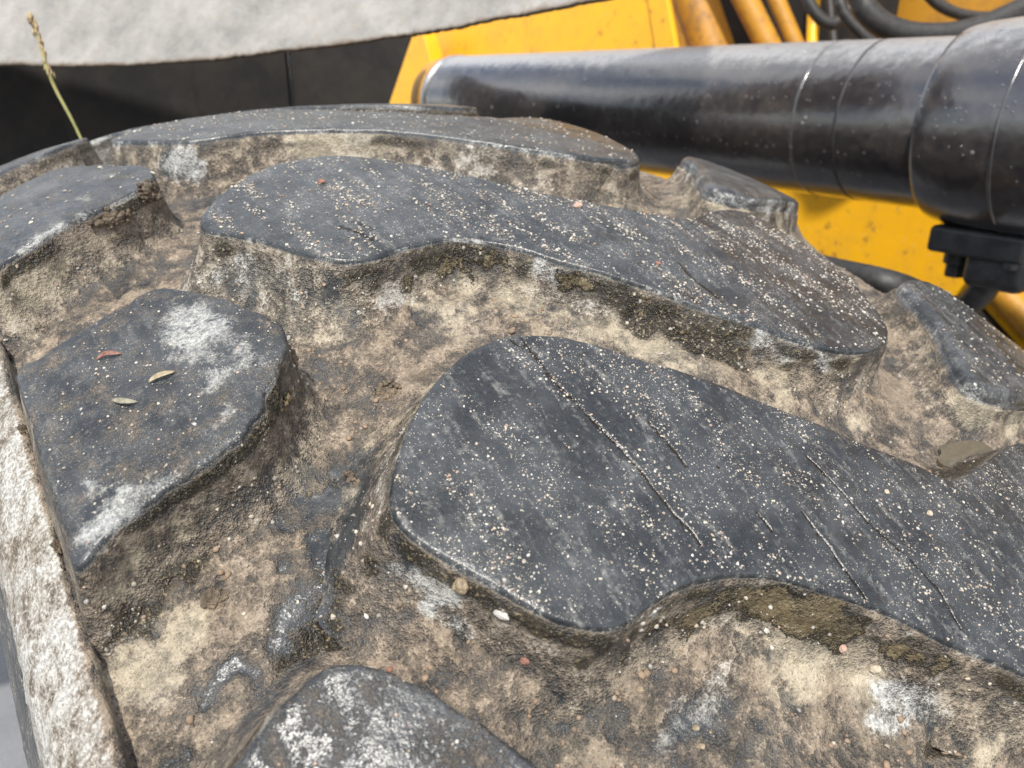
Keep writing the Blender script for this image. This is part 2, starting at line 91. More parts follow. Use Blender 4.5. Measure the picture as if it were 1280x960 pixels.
'pale':[[-0.2253,-0.4069,0.7691,0.0072,0.8,1],[-0.2208,-0.4141,0.7588,0.0073,0.8,1],[-0.217,-0.4223,0.7462,0.0061,0.8,1],[-0.229,-0.3976,0.7716,0.0049,0.7,1],[-0.216,-0.4301,0.7414,0.0042,0.6,1],[-0.0967,-0.3171,0.8343,0.007,0.8,1],[-0.09,-0.3242,0.8301,0.0062,0.7,1],[-0.0286,-0.3897,0.8051,0.0078,0.8,1],[-0.0184,-0.3985,0.8004,0.0087,0.8,1],[-0.0028,-0.4081,0.7964,0.007,0.7,1],[-0.2155,-0.237,0.8371,0.0086,0.6,1],[-0.2067,-0.2539,0.8335,0.0093,0.6,1],[-0.2007,-0.2656,0.8257,0.0076,0.6,1],[-0.22,-0.2351,0.8258,0.0087,0.5,1],[-0.2271,-0.2236,0.8303,0.007,0.6,1],[-0.2008,-0.0771,0.8685,0.0126,0.8,1],[-0.1956,-0.0821,0.8638,0.0103,0.6,1],[-0.2124,0.1419,0.8665,0.0153,0.4,1],[0.1288,-0.2746,0.8357,0.0088,0.6,1],[-0.0809,-0.5089,0.709,0.0117,0.65,1],[-0.0718,-0.5145,0.7156,0.0083,0.5,1],[-0.0917,-0.5064,0.7058,0.0099,0.6,1],[-0.152,-0.4746,0.7229,0.0109,0.4,1],[-0.1667,-0.4704,0.7212,0.0122,0.4,1],[-0.1416,-0.4686,0.73,0.0096,0.4,1],[-0.304,-0.1676,0.8298,0.0088,0.3,1],[-0.1628,-0.4591,0.7585,0.0036,0.8,1],[-0.1725,-0.458,0.7563,0.003,0.8,1],[-0.0836,-0.5044,0.7375,0.0045,0.7,1],[-0.1046,-0.1217,0.8825,0.0118,0.5,1],[0.1188,-0.2098,0.8531,0.0081,0.5,1],[-0.2542,-0.2766,0.828,0.0142,0.48,0],[-0.251,-0.2932,0.8234,0.0145,0.46,0],[-0.2602,-0.2884,0.8222,0.0101,0.42,0],[-0.2505,-0.3121,0.8171,0.0091,0.4,0],[-0.2613,-0.312,0.8131,0.0089,0.4,0],[-0.2406,-0.3068,0.8217,0.0086,0.3,0],[-0.2983,-0.3401,0.7879,0.0097,0.6,0],[-0.3053,-0.3424,0.7839,0.0078,0.65,0],[-0.2914,-0.3462,0.7853,0.0073,0.55,0],[-0.3114,-0.3463,0.7792,0.0053,0.65,0],[-0.283,-0.3457,0.7899,0.0068,0.5,0],[-0.3056,-0.3282,0.7893,0.0062,0.5,0],[-0.3075,-0.3079,0.7966,0.0058,0.35,0],[-0.3094,-0.2848,0.8042,0.0054,0.35,0],[-0.307,-0.2729,0.8093,0.0049,0.5,0],[-0.2688,-0.3336,0.802,0.0039,0.4,0],[-0.2621,-0.3309,0.8055,0.004,0.4,0],[-0.2541,-0.1118,0.8656,0.0081,0.5,0],[-0.2666,-0.1339,0.8584,0.0067,0.5,0],[-0.2863,-0.1598,0.8477,0.0081,0.6,0],[-0.2974,-0.1609,0.8432,0.008,0.6,0],[-0.2708,-0.1564,0.8535,0.0064,0.5,0],[-0.2381,-0.1341,0.8667,0.005,0.3,0],[-0.2555,-0.4338,0.7565,0.0029,0.4,0],[-0.2532,-0.4402,0.7538,0.0029,0.5,0],[-0.2516,-0.4471,0.7503,0.0028,0.55,0],[-0.2504,-0.4536,0.747,0.0028,0.5,0],[-0.2486,-0.4582,0.745,0.0027,0.4,0],[-0.1776,-0.4591,0.7607,0.0052,0.55,0],[-0.0703,-0.4665,0.768,0.007,0.3,0],[-0.0822,-0.4523,0.7759,0.0071,0.25,0],[-0.2003,-0.38,0.7994,0.0033,0.35,0],[-0.2172,-0.3891,0.7912,0.0031,0.3,0],[-0.2092,-0.3837,0.7957,0.0026,0.3,0]]}
CUTS = [[[[-0.0525,-0.533,0.7162],[-0.0562,-0.528,0.7099],[-0.0618,-0.5235,0.7046],[-0.0687,-0.5208,0.6993],[-0.0757,-0.5193,0.6955],[-0.0853,-0.5172,0.694]],0.004,0.006],[[[-0.0577,-0.5265,0.7077],[-0.0631,-0.5231,0.7024],[-0.0698,-0.522,0.696]],0.006,0.007],[[[-0.2238,-0.3374,0.7693],[-0.2213,-0.3433,0.77],[-0.2191,-0.3518,0.7725]],0.0012,0.004],[[[-0.1805,-0.3337,0.7944],[-0.2055,-0.3655,0.7969],[-0.2188,-0.3807,0.7911]],0.004,0.004],[[[-0.2278,-0.3949,0.7822],[-0.2343,-0.386,0.7608],[-0.2457,-0.3847,0.7416],[-0.2588,-0.3901,0.7349]],0.009,0.008],[[[-0.2313,-0.3903,0.7685],[-0.2271,-0.4006,0.7803]],0.004,0.003],[[[-0.1432,-0.2972,0.8199],[-0.1164,-0.3181,0.8145],[-0.0879,-0.349,0.8035],[-0.0561,-0.3809,0.7923],[-0.019,-0.4094,0.7768]],0.012,-0.006],[[[-0.2326,-0.3916,0.7601],[-0.2247,-0.4146,0.7447],[-0.2189,-0.4343,0.7362]],0.014,-0.008]]
ITEMS = [
('crust', (-0.2336, -0.3215, 1.7014), (0.00749, 0.00375, 0.00281), (0.782, -0.622, -0.044), 3, 'olive-brown mud clod stuck to the right flank of the bloomed lug', 'o'),
('crust', (-0.2223, -0.3035, 1.7117), (0.00395, 0.00428, 0.00164), (0.912, -0.295, 0.285), 5, 'small tan mud lump above the olive clod, at the corner of the bloomed lug', 'b'),
('crust', (-0.2347, -0.1437, 1.7612), (0.00857, 0.006, 0.003), (0.586, -0.788, 0.188), 8, 'crumbly brown mud clod on the end of the bluish far-left lug', 'b'),
('crust', (-0.2559, -0.1566, 1.7514), (0.01229, 0.00533, 0.00246), (0.234, -0.965, 0.123), 9, 'crumbly mud clod on the flank of the bluish far-left lug, left of another', 'b'),
('clod', (-0.2779, -0.3567, 1.6487), (0.00446, 0.00335, 0.00223), (-0.264, -0.646, 0.717), 11, 'lone round brown mud clod in the groove under the bloomed lug', 'b'),
('clod', (-0.3171, -0.2489, 1.6827), (0.0023, 0.00328, 0.00164), (0.88, -0.196, 0.432), 12, 'small mud lump wedged in the left edge seam, upper one', 'b'),
('clod', (-0.3171, -0.3102, 1.6602), (0.00231, 0.00317, 0.00144), (0.865, -0.231, 0.445), 13, 'small mud lump wedged in the left edge seam, lower one', 'b'),
('crust', (-0.2187, -0.3437, 1.6719), (0.00819, 0.00283, 0.00094), (-0.596, 0.017, 0.803), 14, 'flat tan mud flake with a dark slit beneath it, left of the front lug', 'b'),
('crust', (-0.1883, -0.3199, 1.6934), (0.00686, 0.00514, 0.00103), (-0.539, -0.352, 0.765), 15, 'small tan mud flake in the groove above left of the front lug', 'b'),
('pebble', (-0.2178, -0.4222, 1.6679), (0.00243, 0.00243, 0.00204), (-0.859, -0.509, -0.045), 21, 'round ochre pebble resting under the lower left edge of the front lug', 'ochre'),
('pebble', (-0.2102, -0.4337, 1.6606), (0.00279, 0.00127, 0.00114), (-0.925, -0.379, 0.027), 22, 'oblong grey-white pebble in wet soil under the front lug', 'grey'),
('pebble', (-0.1618, -0.2036, 1.7679), (0.0019, 0.00169, 0.00126), (-0.144, -0.181, 0.973), 23, 'small red pebble on the long lug behind the front one, near its left end', 'red'),
('pebble', (-0.0453, -0.3371, 1.7341), (0.00139, 0.00119, 0.00099), (-0.031, -0.401, 0.916), 24, 'small orange-red pebble on the middle of the second long lug', 'red'),
('pebble', (-0.2051, -0.4397, 1.6438), (0.00155, 0.00129, 0.00077), (-0.779, -0.621, 0.088), 25, 'salmon-red pebble in the groove below the front lug', 'red'),
('pebble', (-0.0483, -0.279, 1.7555), (0.0026, 0.00217, 0.00173), (-0.021, -0.361, 0.933), 26, 'pinkish stone on the second long lug near its far edge', 'pink'),
('pebble', (-0.1717, -0.4599, 1.6289), (0.0012, 0.00107, 0.0008), (-0.37, -0.524, 0.767), 27, 'ochre pebble in the groove under the notch of the front lug', 'ochre'),
('pebble', (-0.1641, -0.4809, 1.6172), (0.0013, 0.00091, 0.00065), (-0.306, -0.502, 0.809), 28, 'tan pebble lowest in the groove at the bottom of the photo', 'ochre'),
('pebble', (-0.1617, -0.4765, 1.6199), (0.00119, 0.00092, 0.00066), (-0.151, -0.368, 0.917), 29, 'tan pebble just above the lowest one at the bottom', 'ochre'),
('pebble', (-0.0897, -0.4974, 1.6211), (0.00203, 0.00145, 0.00116), (-0.643, -0.737, 0.207), 30, 'pale ochre pebble beside the dark crack below the front lug', 'pale'),
('pebble', (-0.0995, -0.4893, 1.6298), (0.00143, 0.00143, 0.00115), (-0.476, -0.851, 0.22), 31, 'pink pebble on the olive mud under the front lug', 'pink'),
('pebble', (-0.2393, -0.4115, 1.6378), (0.00105, 0.00105, 0.00092), (-0.096, 0.001, 0.995), 32, 'tiny orange pebble in the groove left below the front lug', 'red'),
('pebble', (-0.0366, -0.4827, 1.6599), (0.00127, 0.00111, 0.00079), (-0.018, -0.561, 0.828), 33, 'cream pebble on the right half of the front lug', 'pale'),
('pebble', (-0.0481, -0.4698, 1.6675), (0.00111, 0.00095, 0.00063), (-0.042, -0.512, 0.858), 34, 'buff pebble on the front lug left of the cream one', 'pale'),
('husk', (-0.2853, -0.2777, 1.7169), (0.00931, 0.00124, 0.6), (-0.313, -0.332, 0.89), 1, 'short red-brown dry leaf scrap lying on the bloomed lug', 'rust'),
('husk', (-0.2722, -0.3019, 1.7133), (0.00961, 0.00135, 0.9), (-0.267, -0.313, 0.912), 2, 'curled straw-coloured husk on the middle of the bloomed lug', 'straw'),
('husk', (-0.2862, -0.3037, 1.7076), (0.00996, 0.00117, 0.0), (-0.309, -0.347, 0.886), 3, 'grey-green dry leaf sliver on the bloomed lug below the husk', 'green'),
('puddle', (0.05, -0.4607, 1.6502), 0.01759, (0.115, 0.106, 0.988), 1, '', '')]
PC = {'ochre': ((0.14, 0.105, 0.065), (0.34, 0.27, 0.18)), 'grey': ((0.3, 0.29, 0.27), (0.5, 0.48, 0.45)), 'red': ((0.16, 0.075, 0.055), (0.3, 0.15, 0.11)), 'pink': ((0.34, 0.21, 0.16), (0.48, 0.34, 0.27)), 'pale': ((0.3, 0.25, 0.18), (0.5, 0.44, 0.34)), 'rust': ((0.1, 0.04, 0.03), (0.28, 0.15, 0.11)), 'straw': ((0.2, 0.16, 0.1), (0.42, 0.35, 0.24)), 'green': ((0.14, 0.13, 0.09), (0.3, 0.28, 0.21))}

# ------------------------------------------------------------------ noise (numpy, vectorised value noise)
def _h(ix, iy, iz, seed):
    n = (ix.astype(np.int64)*374761393 + iy.astype(np.int64)*668265263 + iz.astype(np.int64)*2147483647 + seed*1274126177) & 0xffffffff
    n = ((n ^ (n >> 13))*1274126177) & 0xffffffff
    n = ((n ^ (n >> 16))*2246822519) & 0xffffffff
    return ((n ^ (n >> 15)) & 0xffffff)/float(0xffffff)
def vnoise(P, sc, seed=0):
    P = P*sc; F = np.floor(P); f = P-F; f = f*f*f*(f*(f*6-15)+10); I = F.astype(np.int64)
    r = 0
    for dx in (0, 1):
        wx = f[:, 0] if dx else 1-f[:, 0]
        for dy in (0, 1):
            wy = f[:, 1] if dy else 1-f[:, 1]
            for dz in (0, 1):
                wz = f[:, 2] if dz else 1-f[:, 2]
                r = r + wx*wy*wz*_h(I[:, 0]+dx, I[:, 1]+dy, I[:, 2]+dz, seed)
    return r
def fbm(P, sc, oct=4, seed=0, rough=.5):
    a, s, t = 1.0, 0, 0
    for k in range(oct):
        s = s + a*vnoise(P, sc*2.03**k, seed+k*17); t += a; a *= rough
    return s/t
def sstep(a, b, x):
    t = np.clip((x-a)/(b-a), 0, 1); return t*t*(3-2*t)

# ------------------------------------------------------------------ materials
class MT:
    def __init__(s, name):
        s.m = bpy.data.materials.new(name); s.m.use_nodes = True; s.t = s.m.node_tree; s.t.nodes.clear()
        s.out = s.n('OutputMaterial'); s.b = s.n('BsdfPrincipled'); s.l(s.b.outputs[0], s.out.inputs[0])
        s.co = s.n('TexCoord').outputs['Object']
    def n(s, k): return s.t.nodes.new('ShaderNode'+k)
    def l(s, a, b):
        s.t.links.new(a, b)
    def put(s, v, inp):
        if isinstance(v, bpy.types.NodeSocket): s.l(v, inp)
        elif isinstance(v, (tuple, list)): inp.default_value = tuple(v)+((1,) if len(v) == 3 and inp.type == 'RGBA' else ())
        else: inp.default_value = v
    def math(s, op, a, b=None, c=None, clamp=False):
        n = s.n('Math'); n.operation = op; n.use_clamp = clamp; s.put(a, n.inputs[0])
        if b is not None: s.put(b, n.inputs[1])
        if c is not None: s.put(c, n.inputs[2])
        return n.outputs[0]
    def noise(s, sc, det=4, rough=.5, dist=0, vec=None, col=False):
        n = s.n('TexNoise'); n.inputs['Scale'].default_value = sc; n.inputs['Detail'].default_value = det
        n.inputs['Roughness'].default_value = rough; n.inputs['Distortion'].default_value = dist; s.l(vec or s.co, n.inputs['Vector'])
        return n.outputs['Color' if col else 'Fac']
    def voro(s, sc, vec=None, feat='F1', out='Distance', rnd=1):
        n = s.n('TexVoronoi'); n.feature = feat; n.inputs['Scale'].default_value = sc; n.inputs['Randomness'].default_value = rnd
        s.l(vec or s.co, n.inputs['Vector']); return n.outputs[out]
    def mapv(s, scale, rot=(0, 0, 0)):
        n = s.n('Mapping'); n.inputs['Scale'].default_value = scale; n.inputs['Rotation'].default_value = rot; s.l(s.co, n.inputs['Vector']); return n.outputs[0]
    def step(s, a, b, x):
        n = s.n('MapRange'); n.interpolation_type = 'SMOOTHSTEP'; s.put(x, n.inputs[0]); s.put(a, n.inputs[1]); s.put(b, n.inputs[2]); return n.outputs[0]
    def mix(s, f, a, b):
        n = s.n('Mix'); n.data_type = 'RGBA'; s.put(f, n.inputs[0]); s.put(a, n.inputs[6]); s.put(b, n.inputs[7]); return n.outputs[2]
    def mixf(s, f, a, b):
        n = s.n('Mix'); n.data_type = 'FLOAT'; s.put(f, n.inputs[0]); s.put(a, n.inputs[2]); s.put(b, n.inputs[3]); return n.outputs[0]
    def attr(s, name):
        n = s.n('Attribute'); n.attribute_name = name; return n.outputs['Fac']
    def acol(s, name):
        n = s.n('Attribute'); n.attribute_name = name; return n.outputs['Color']
    def bump(s, h, dist, strength=1, prev=None):
        n = s.n('Bump'); n.inputs['Distance'].default_value = dist; n.inputs['Strength'].default_value = strength; s.put(h, n.inputs['Height'])
        if prev is not None: s.l(prev, n.inputs['Normal'])
        return n.outputs[0]
    def done(s, col, rough, nrm=None, metal=0, spec=.5, coat=0):
        s.put(col, s.b.inputs['Base Color']); s.put(rough, s.b.inputs['Roughness']); s.put(metal, s.b.inputs['Metallic'])
        s.put(spec, s.b.inputs['Specular IOR Level']); s.put(coat, s.b.inputs['Coat Weight'])
        if nrm is not None: s.l(nrm, s.b.inputs['Normal'])
        return s.m

def soft(m, a, nz, gain=1.1, lo=.42, hi=.6):
    """patchy mask: attribute a broken up by noise nz"""
    return m.step(lo, hi, m.math('MULTIPLY_ADD', m.math('SUBTRACT', nz, .5), gain, a))

def rubber_material():
    m = MT('dirty_rubber')
    n1 = m.noise(38, 4, .62); n2 = m.noise(150, 3, .65); n3 = m.noise(620, 2, .65); n4 = m.noise(75, 5, .66, .15); n5 = m.noise(14, 1, .5)
    tan, brown, pale, dark, dust, streak = (m.attr(k) for k in ('tan', 'brown', 'pale', 'dark', 'dust', 'speck'))
    col = m.mix(m.step(.35, .65, n1), (.017, .0195, .022), (.033, .037, .041))
    # thin grey film of dried dust
    film = m.math('MULTIPLY', dust, m.step(.38, .75, m.math('MULTIPLY_ADD', n2, .5, m.math('MULTIPLY', n1, .5))))
    col = m.mix(m.math('MULTIPLY', film, .55), col, m.mix(m.step(.8, 1.2, dust), (.20, .205, .21), (.40, .355, .31)))
    # drifts of pale dust running across the lugs
    sv_ = m.mapv((210, 42, 42), (0, 0, .0))
    st = m.noise(1, 3, .65, .3, sv_)
    sk = m.step(.50, .78, m.math('MULTIPLY_ADD', m.noise(420, 1, .7), .4, m.math('MULTIPLY', st, .6)))
    col = m.mix(m.math('MULTIPLY', m.math('MULTIPLY', sk, streak), .55), col, (.27, .265, .25))
    # specks of fine grit printed on the skin of the rubber
    def specks(sc, thr, size):
        v = m.n('TexVoronoi'); v.inputs['Scale'].default_value = sc; m.l(m.co, v.inputs['Vector'])
        rnd = m.n('SeparateColor'); m.l(v.outputs['Color'], rnd.inputs[0])
        return m.math('MULTIPLY', m.step(size, size*.6, v.outputs['Distance']), m.math('GREATER_THAN', rnd.outputs[0], thr))
    spk = m.math('MAXIMUM', specks(620, .66, .3), specks(1250, .66, .34))
    dens = m.step(.40, .62, m.math('MULTIPLY_ADD', n1, .6, m.math('MULTIPLY', st, .4)))
    col = m.mix(m.math('MULTIPLY', m.math('MULTIPLY', spk, dens), m.math('MULTIPLY', streak, 1.0, clamp=True)), col, (.50, .47, .41))
    # dried brown mud
    nf = m.noise(1500, 1, .6)
    mixn = m.math('MULTIPLY_ADD', n4, .38, m.math('MULTIPLY_ADD', n2, .22, m.math('MULTIPLY_ADD', n3, .22, m.math('MULTIPLY', nf, .18))))
    bm = soft(m, brown, mixn, 2.0, .22, .74)
    bcol = m.mix(m.step(.3, .7, mixn), (.10, .079, .058), (.29, .23, .168)); bcol = m.mix(m.step(.55, .75, n3), bcol, (.32, .25, .19))
    bcol = m.mix(m.math('MULTIPLY', m.step(.45, .75, n5), .5), bcol, (.20, .175, .13)); n6 = m.noise(30, 3, .6, .6); bcol = m.mix(m.math('MULTIPLY', m.step(.55, .72, n6), .75), bcol, (.075, .058, .040))
    crb = m.math('MULTIPLY', m.step(.30, .18, m.voro(480)), m.step(.5, .62, n2)); bcol = m.mix(m.math('MULTIPLY', crb, .6), bcol, (.42, .34, .25))
    col = m.mix(m.math('MULTIPLY', bm, .93), col, bcol)
    # pale ochre dust caked on the walls
    tm = soft(m, tan, m.math('MULTIPLY_ADD', n1, .3, m.math('MULTIPLY', mixn, .7)), 2.0, .32, .76)
    tcol = m.mix(m.step(.32, .68, mixn), (.17, .148, .112), (.43, .37, .27))
    col = m.mix(m.math('MULTIPLY', tm, .92), col, tcol)
    # white-grey bloom
    pm = soft(m, pale, mixn, 2.2, .28, .70)
    col = m.mix(m.math('MULTIPLY', pm, .85), col, m.mix(m.step(.3, .7, n3), (.24, .25, .25), (.52, .52, .49)))
    # damp black soil, plus shade painted under lug overhangs and into cuts
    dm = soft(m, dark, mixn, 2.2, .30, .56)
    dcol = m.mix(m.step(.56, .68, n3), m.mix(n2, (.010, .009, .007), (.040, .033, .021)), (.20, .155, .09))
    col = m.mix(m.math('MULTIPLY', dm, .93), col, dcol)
    # thick olive mud plastered on in plates, black and wet round its edges
    ov = m.math('MULTIPLY_ADD', m.math('SUBTRACT', mixn, .5), 2.6, m.attr('olive'))
    om = m.step(.48, .60, ov); col = m.mix(m.math('MULTIPLY', m.step(.36, .46, ov), .9), col, (.011, .010, .008))
    col = m.mix(om, col, m.mix(m.step(.35, .65, mixn), (.045, .035, .019), (.155, .122, .068)))
    col = m.mix(m.math('MULTIPLY', m.attr('crack'), .95), col, (.004, .004, .004))
    dry = m.math('MAXIMUM', m.math('MAXIMUM', bm, tm), pm)
    rough = m.mixf(dry, m.math('MULTIPLY_ADD', n1, .26, .19), .9); rough = m.mixf(m.math('MULTIPLY', bm, m.step(.45, .6, n1)), rough, .5)
    rough = m.mixf(dm, rough, .36); rough = m.mixf(om, rough, .5)
    rough = m.math('MAXIMUM', rough, m.math('MULTIPLY', film, .75))
    h = m.math('MULTIPLY_ADD', n2, .55, m.math('MULTIPLY', n4, .45))
    H = m.math('MULTIPLY_ADD', m.math('MULTIPLY', h, m.mixf(m.math('MULTIPLY', bm, m.math('SUBTRACT', 1, tm)), .16, .62)), .0028, m.math('MULTIPLY', m.math('MULTIPLY', n3, m.mixf(m.math('MAXIMUM', bm, dm), .25, .9)), .0010))
    H = m.math('MULTIPLY_ADD', m.math('MULTIPLY', om, m.math('ADD', mixn, .3)), .0030, H); H = m.math('MULTIPLY_ADD', m.math('MULTIPLY_ADD', bm, .5, m.math('MULTIPLY', spk, .6)), .0007, H)
    nb = m.bump(H, 1.0)
    return m.done(col, rough, nb, 0, .5)

def paint_material(name, base, rough, dirt, dirtcol, bumpy=.0006, metal=0, coat=.0, rust=0, scale=1, drops=0):
    m = MT(name)
    n1 = m.noise(9*scale, 6, .6); n2 = m.noise(45*scale, 5, .65); n3 = m.noise(260*scale, 3, .6)
    col = m.mix(m.math('MULTIPLY', n1, .35), base, tuple(c*.72 for c in base))
    col = m.mix(m.math('MULTIPLY', m.step(.42, .7, m.math('MULTIPLY_ADD', n2, .5, m.math('MULTIPLY', n1, .5))), dirt), col, dirtcol)
    if rust: col = m.mix(m.math('MULTIPLY', m.step(.6, .68, n2), rust), col, (.16, .06, .025))
    v = m.n('TexVoronoi'); v.inputs['Scale'].default_value = 130*scale; m.l(m.co, v.inputs['Vector'])
    rc = m.n('SeparateColor'); m.l(v.outputs['Color'], rc.inputs[0])
    dots = m.math('MULTIPLY', m.step(.22, .14, v.outputs['Distance']), m.math('GREATER_THAN', rc.outputs[0], 1-drops if drops else .965))
    col = m.mix(m.math('MULTIPLY', dots, .55), col, (.45, .43, .38))
    nb = m.bump(n3, bumpy); nb = m.bump(n1, .004*(1 if bumpy else 0), .5, nb)
    if drops: nb = m.bump(dots, .0007, 1, nb)
    r = m.math('MAXIMUM', m.math('MULTIPLY_ADD', n2, .22, rough-.08), m.math('MULTIPLY', dots, .8))
    return m.done(col, r, nb, metal, .5, coat)

def cylinder_material():
    m = MT('black_cylinder_enamel'); n1 = m.noise(7, 4, .6); n2 = m.noise(70, 4, .7); n3 = m.noise(420, 2, .6)
    g = m.n('NewGeometry'); sx = m.n('SeparateXYZ'); m.l(g.outputs['Normal'], sx.inputs[0])
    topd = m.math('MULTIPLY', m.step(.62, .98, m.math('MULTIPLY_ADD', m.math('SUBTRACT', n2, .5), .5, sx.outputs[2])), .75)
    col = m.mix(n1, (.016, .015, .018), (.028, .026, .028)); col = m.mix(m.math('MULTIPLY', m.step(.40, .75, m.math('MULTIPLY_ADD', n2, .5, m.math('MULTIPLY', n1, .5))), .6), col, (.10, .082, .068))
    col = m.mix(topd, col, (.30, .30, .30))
    def dots(sc, thr, sz):
        v = m.n('TexVoronoi'); v.inputs['Scale'].default_value = sc; m.l(m.co, v.inputs['Vector']); rc = m.n('SeparateColor'); m.l(v.outputs['Color'], rc.inputs[0])
        return m.math('MULTIPLY', m.step(sz, sz*.6, v.outputs['Distance']), m.math('GREATER_THAN', rc.outputs[0], thr))
    d1 = dots(150, .72, .28); d2 = dots(60, .93, .2)
    col = m.mix(m.math('MULTIPLY', d2, .5), col, (.4, .38, .34)); col = m.mix(m.math('MULTIPLY', d1, .12), col, (.4, .4, .4))
    H = m.math('MULTIPLY_ADD', d1, .0009, m.math('MULTIPLY_ADD', d2, .001, m.math('MULTIPLY_ADD', n3, .00012, m.math('MULTIPLY', n1, .006))))
    r = m.math('MAXIMUM', m.math('MULTIPLY_ADD', n2, .20, .12), m.math('MULTIPLY', topd, .6))
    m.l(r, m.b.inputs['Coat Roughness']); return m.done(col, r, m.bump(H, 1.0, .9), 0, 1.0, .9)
def simple(name, c1, c2, sc, rough, bumpd=.001, metal=0):
    m = MT(name); n1 = m.noise(sc, 6, .65); n2 = m.noise(sc*6, 4, .6)
    return m.done(m.mix(m.step(.3, .7, n1), c1, c2), m.math('MULTIPLY_ADD', n2, .2, rough-.1), m.bump(m.math('MULTIPLY_ADD', n2, .4, n1), bumpd), metal)

M_RUB = rubber_material()
M_YEL = paint_material('yellow_machine_paint', (.92, .47, .010), .38, .35, (.45, .25, .06), .0002, rust=.5)
M_OCH = paint_material('dirty_ochre_paint', (.50, .24, .02), .5, .7, (.16, .09, .035), .0005, rust=.7)
M_CYL = cylinder_material()
M_STEEL = simple('cast_black_steel', (.022, .022, .024), (.05, .05, .052), 60, .42, .0006)
M_BRIGHT = simple('bare_steel', (.35, .35, .36), (.55, .55, .56), 80, .35, .0003, 1)
M_HOSE = simple('hose_rubber', (.014, .014, .014), (.035, .033, .03), 120, .5, .0006)
M_DARK = simple('dark_liner', (.004, .0037, .0035), (.018, .014, .011), 11, .8, .002)
M_FEND = None
def fender_material():
    m = MT('dusty_fender_grey')
    n1 = m.noise(11, 5, .7); n2 = m.noise(60, 7, .7); n3 = m.noise(340, 4, .7); e = m.attr('edge')
    col = m.mix(m.step(.3, .7, n1), (.18, .176, .168), (.335, .322, .30))
    col = m.mix(m.step(.45, .75, n2), col, (.27, .25, .22)); col = m.mix(m.step(.6, .8, n3), col, (.47, .45, .40))
    col = m.mix(m.math('MULTIPLY', m.step(.2, .9, m.math('MULTIPLY_ADD', m.math('SUBTRACT', n2, .5), 1.4, e)), .85), col, (.12, .085, .055))
    return m.done(col, .85, m.bump(n3, .0015, 1, m.bump(n2, .004)))
M_FEND = fender_material()
def grit_material():
    m = MT('grit'); return m.done(m.mix(m.math('MULTIPLY', m.noise(900, 3), .35), m.acol('col'), (.2, .16, .12)), .8)
M_GRIT = grit_material()
M_MUD = simple('olive_mud', (.055, .042, .022), (.24, .18, .10), 85, .8, .003)
M_MUDB = simple('brown_mud', (.045, .034, .024), (.21, .16, .11), 110, .85, .003)
M_ROOF = None
def ground_material():
    m = MT('asphalt'); n1 = m.noise(1.2, 6, .6); n2 = m.noise(120, 4, .7)
    col = m.mix(m.step(.3, .7, n1), (.14, .145, .155), (.21, .215, .225)); col = m.mix(m.step(.5, .8, n2), col, (.30, .30, .30))
    return m.done(col, .9, m.bump(n2, .004))
M_GND = ground_material()

# ------------------------------------------------------------------ mesh helpers
def link(o, parent=None, **kw):
    COL.objects.link(o)
    if parent: o.parent = parent
    for k, v in kw.items(): o[k] = v
    return o
def mesh_np(name, V, F, mat, attrs=None, smooth=True):
    me = bpy.data.meshes.new(name)
    if isinstance(F, np.ndarray):
        me.vertices.add(len(V)); me.vertices.foreach_set('co', np.asarray(V, dtype=np.float32).ravel())
        k = F.shape[1]; me.loops.add(F.size); me.loops.foreach_set('vertex_index', F.astype(np.int32).ravel())
        me.polygons.add(len(F)); me.polygons.foreach_set('loop_start', np.arange(0, F.size, k, dtype=np.int32))
        me.polygons.foreach_set('loop_total', np.full(len(F), k, dtype=np.int32))
        me.update(calc_edges=True)
    else:
        me.from_pydata([tuple(v) for v in V], [], F)
    me.validate()
    me.polygons.foreach_set('use_smooth', np.full(len(me.polygons), smooth))
    me.materials.append(mat)
    for k, v in (attrs or {}).items():
        if v.ndim == 2:
            a = me.attributes.new(k, 'FLOAT_COLOR', 'POINT'); a.data.foreach_set('color', np.asarray(v, dtype=np.float32).ravel())
        else:
            a = me.attributes.new(k, 'FLOAT', 'POINT'); a.data.foreach_set('value', np.asarray(v, dtype=np.float32))
    return me
def obj(name, me, parent=None, loc=(0, 0, 0), **kw):
    o = bpy.data.objects.new(name, me); o.location = loc; return link(o, parent, **kw)
def bm_obj(name, bm, mat, parent=None, loc=(0, 0, 0), bevel=0, smooth=True, **kw):
    bmesh.ops.recalc_face_normals(bm, faces=bm.faces[:])
    me = bpy.data.meshes.new(name); bm.to_mesh(me); bm.free(); me.materials.append(mat)
    me.polygons.foreach_set('use_smooth', np.full(len(me.polygons), smooth))
    o = obj(name, me, parent, loc, **kw)
    if bevel:
        b = o.modifiers.new('bevel', 'BEVEL'); b.width = bevel; b.segments = 3; b.limit_method = 'ANGLE'; b.angle_limit = .6
        o.modifiers.new('wn', 'WEIGHTED_NORMAL')
    return o
def empty(name, loc, **kw):
    o = bpy.data.objects.new(name, None); o.empty_display_size = .1; o.location = loc; return link(o, None, **kw)
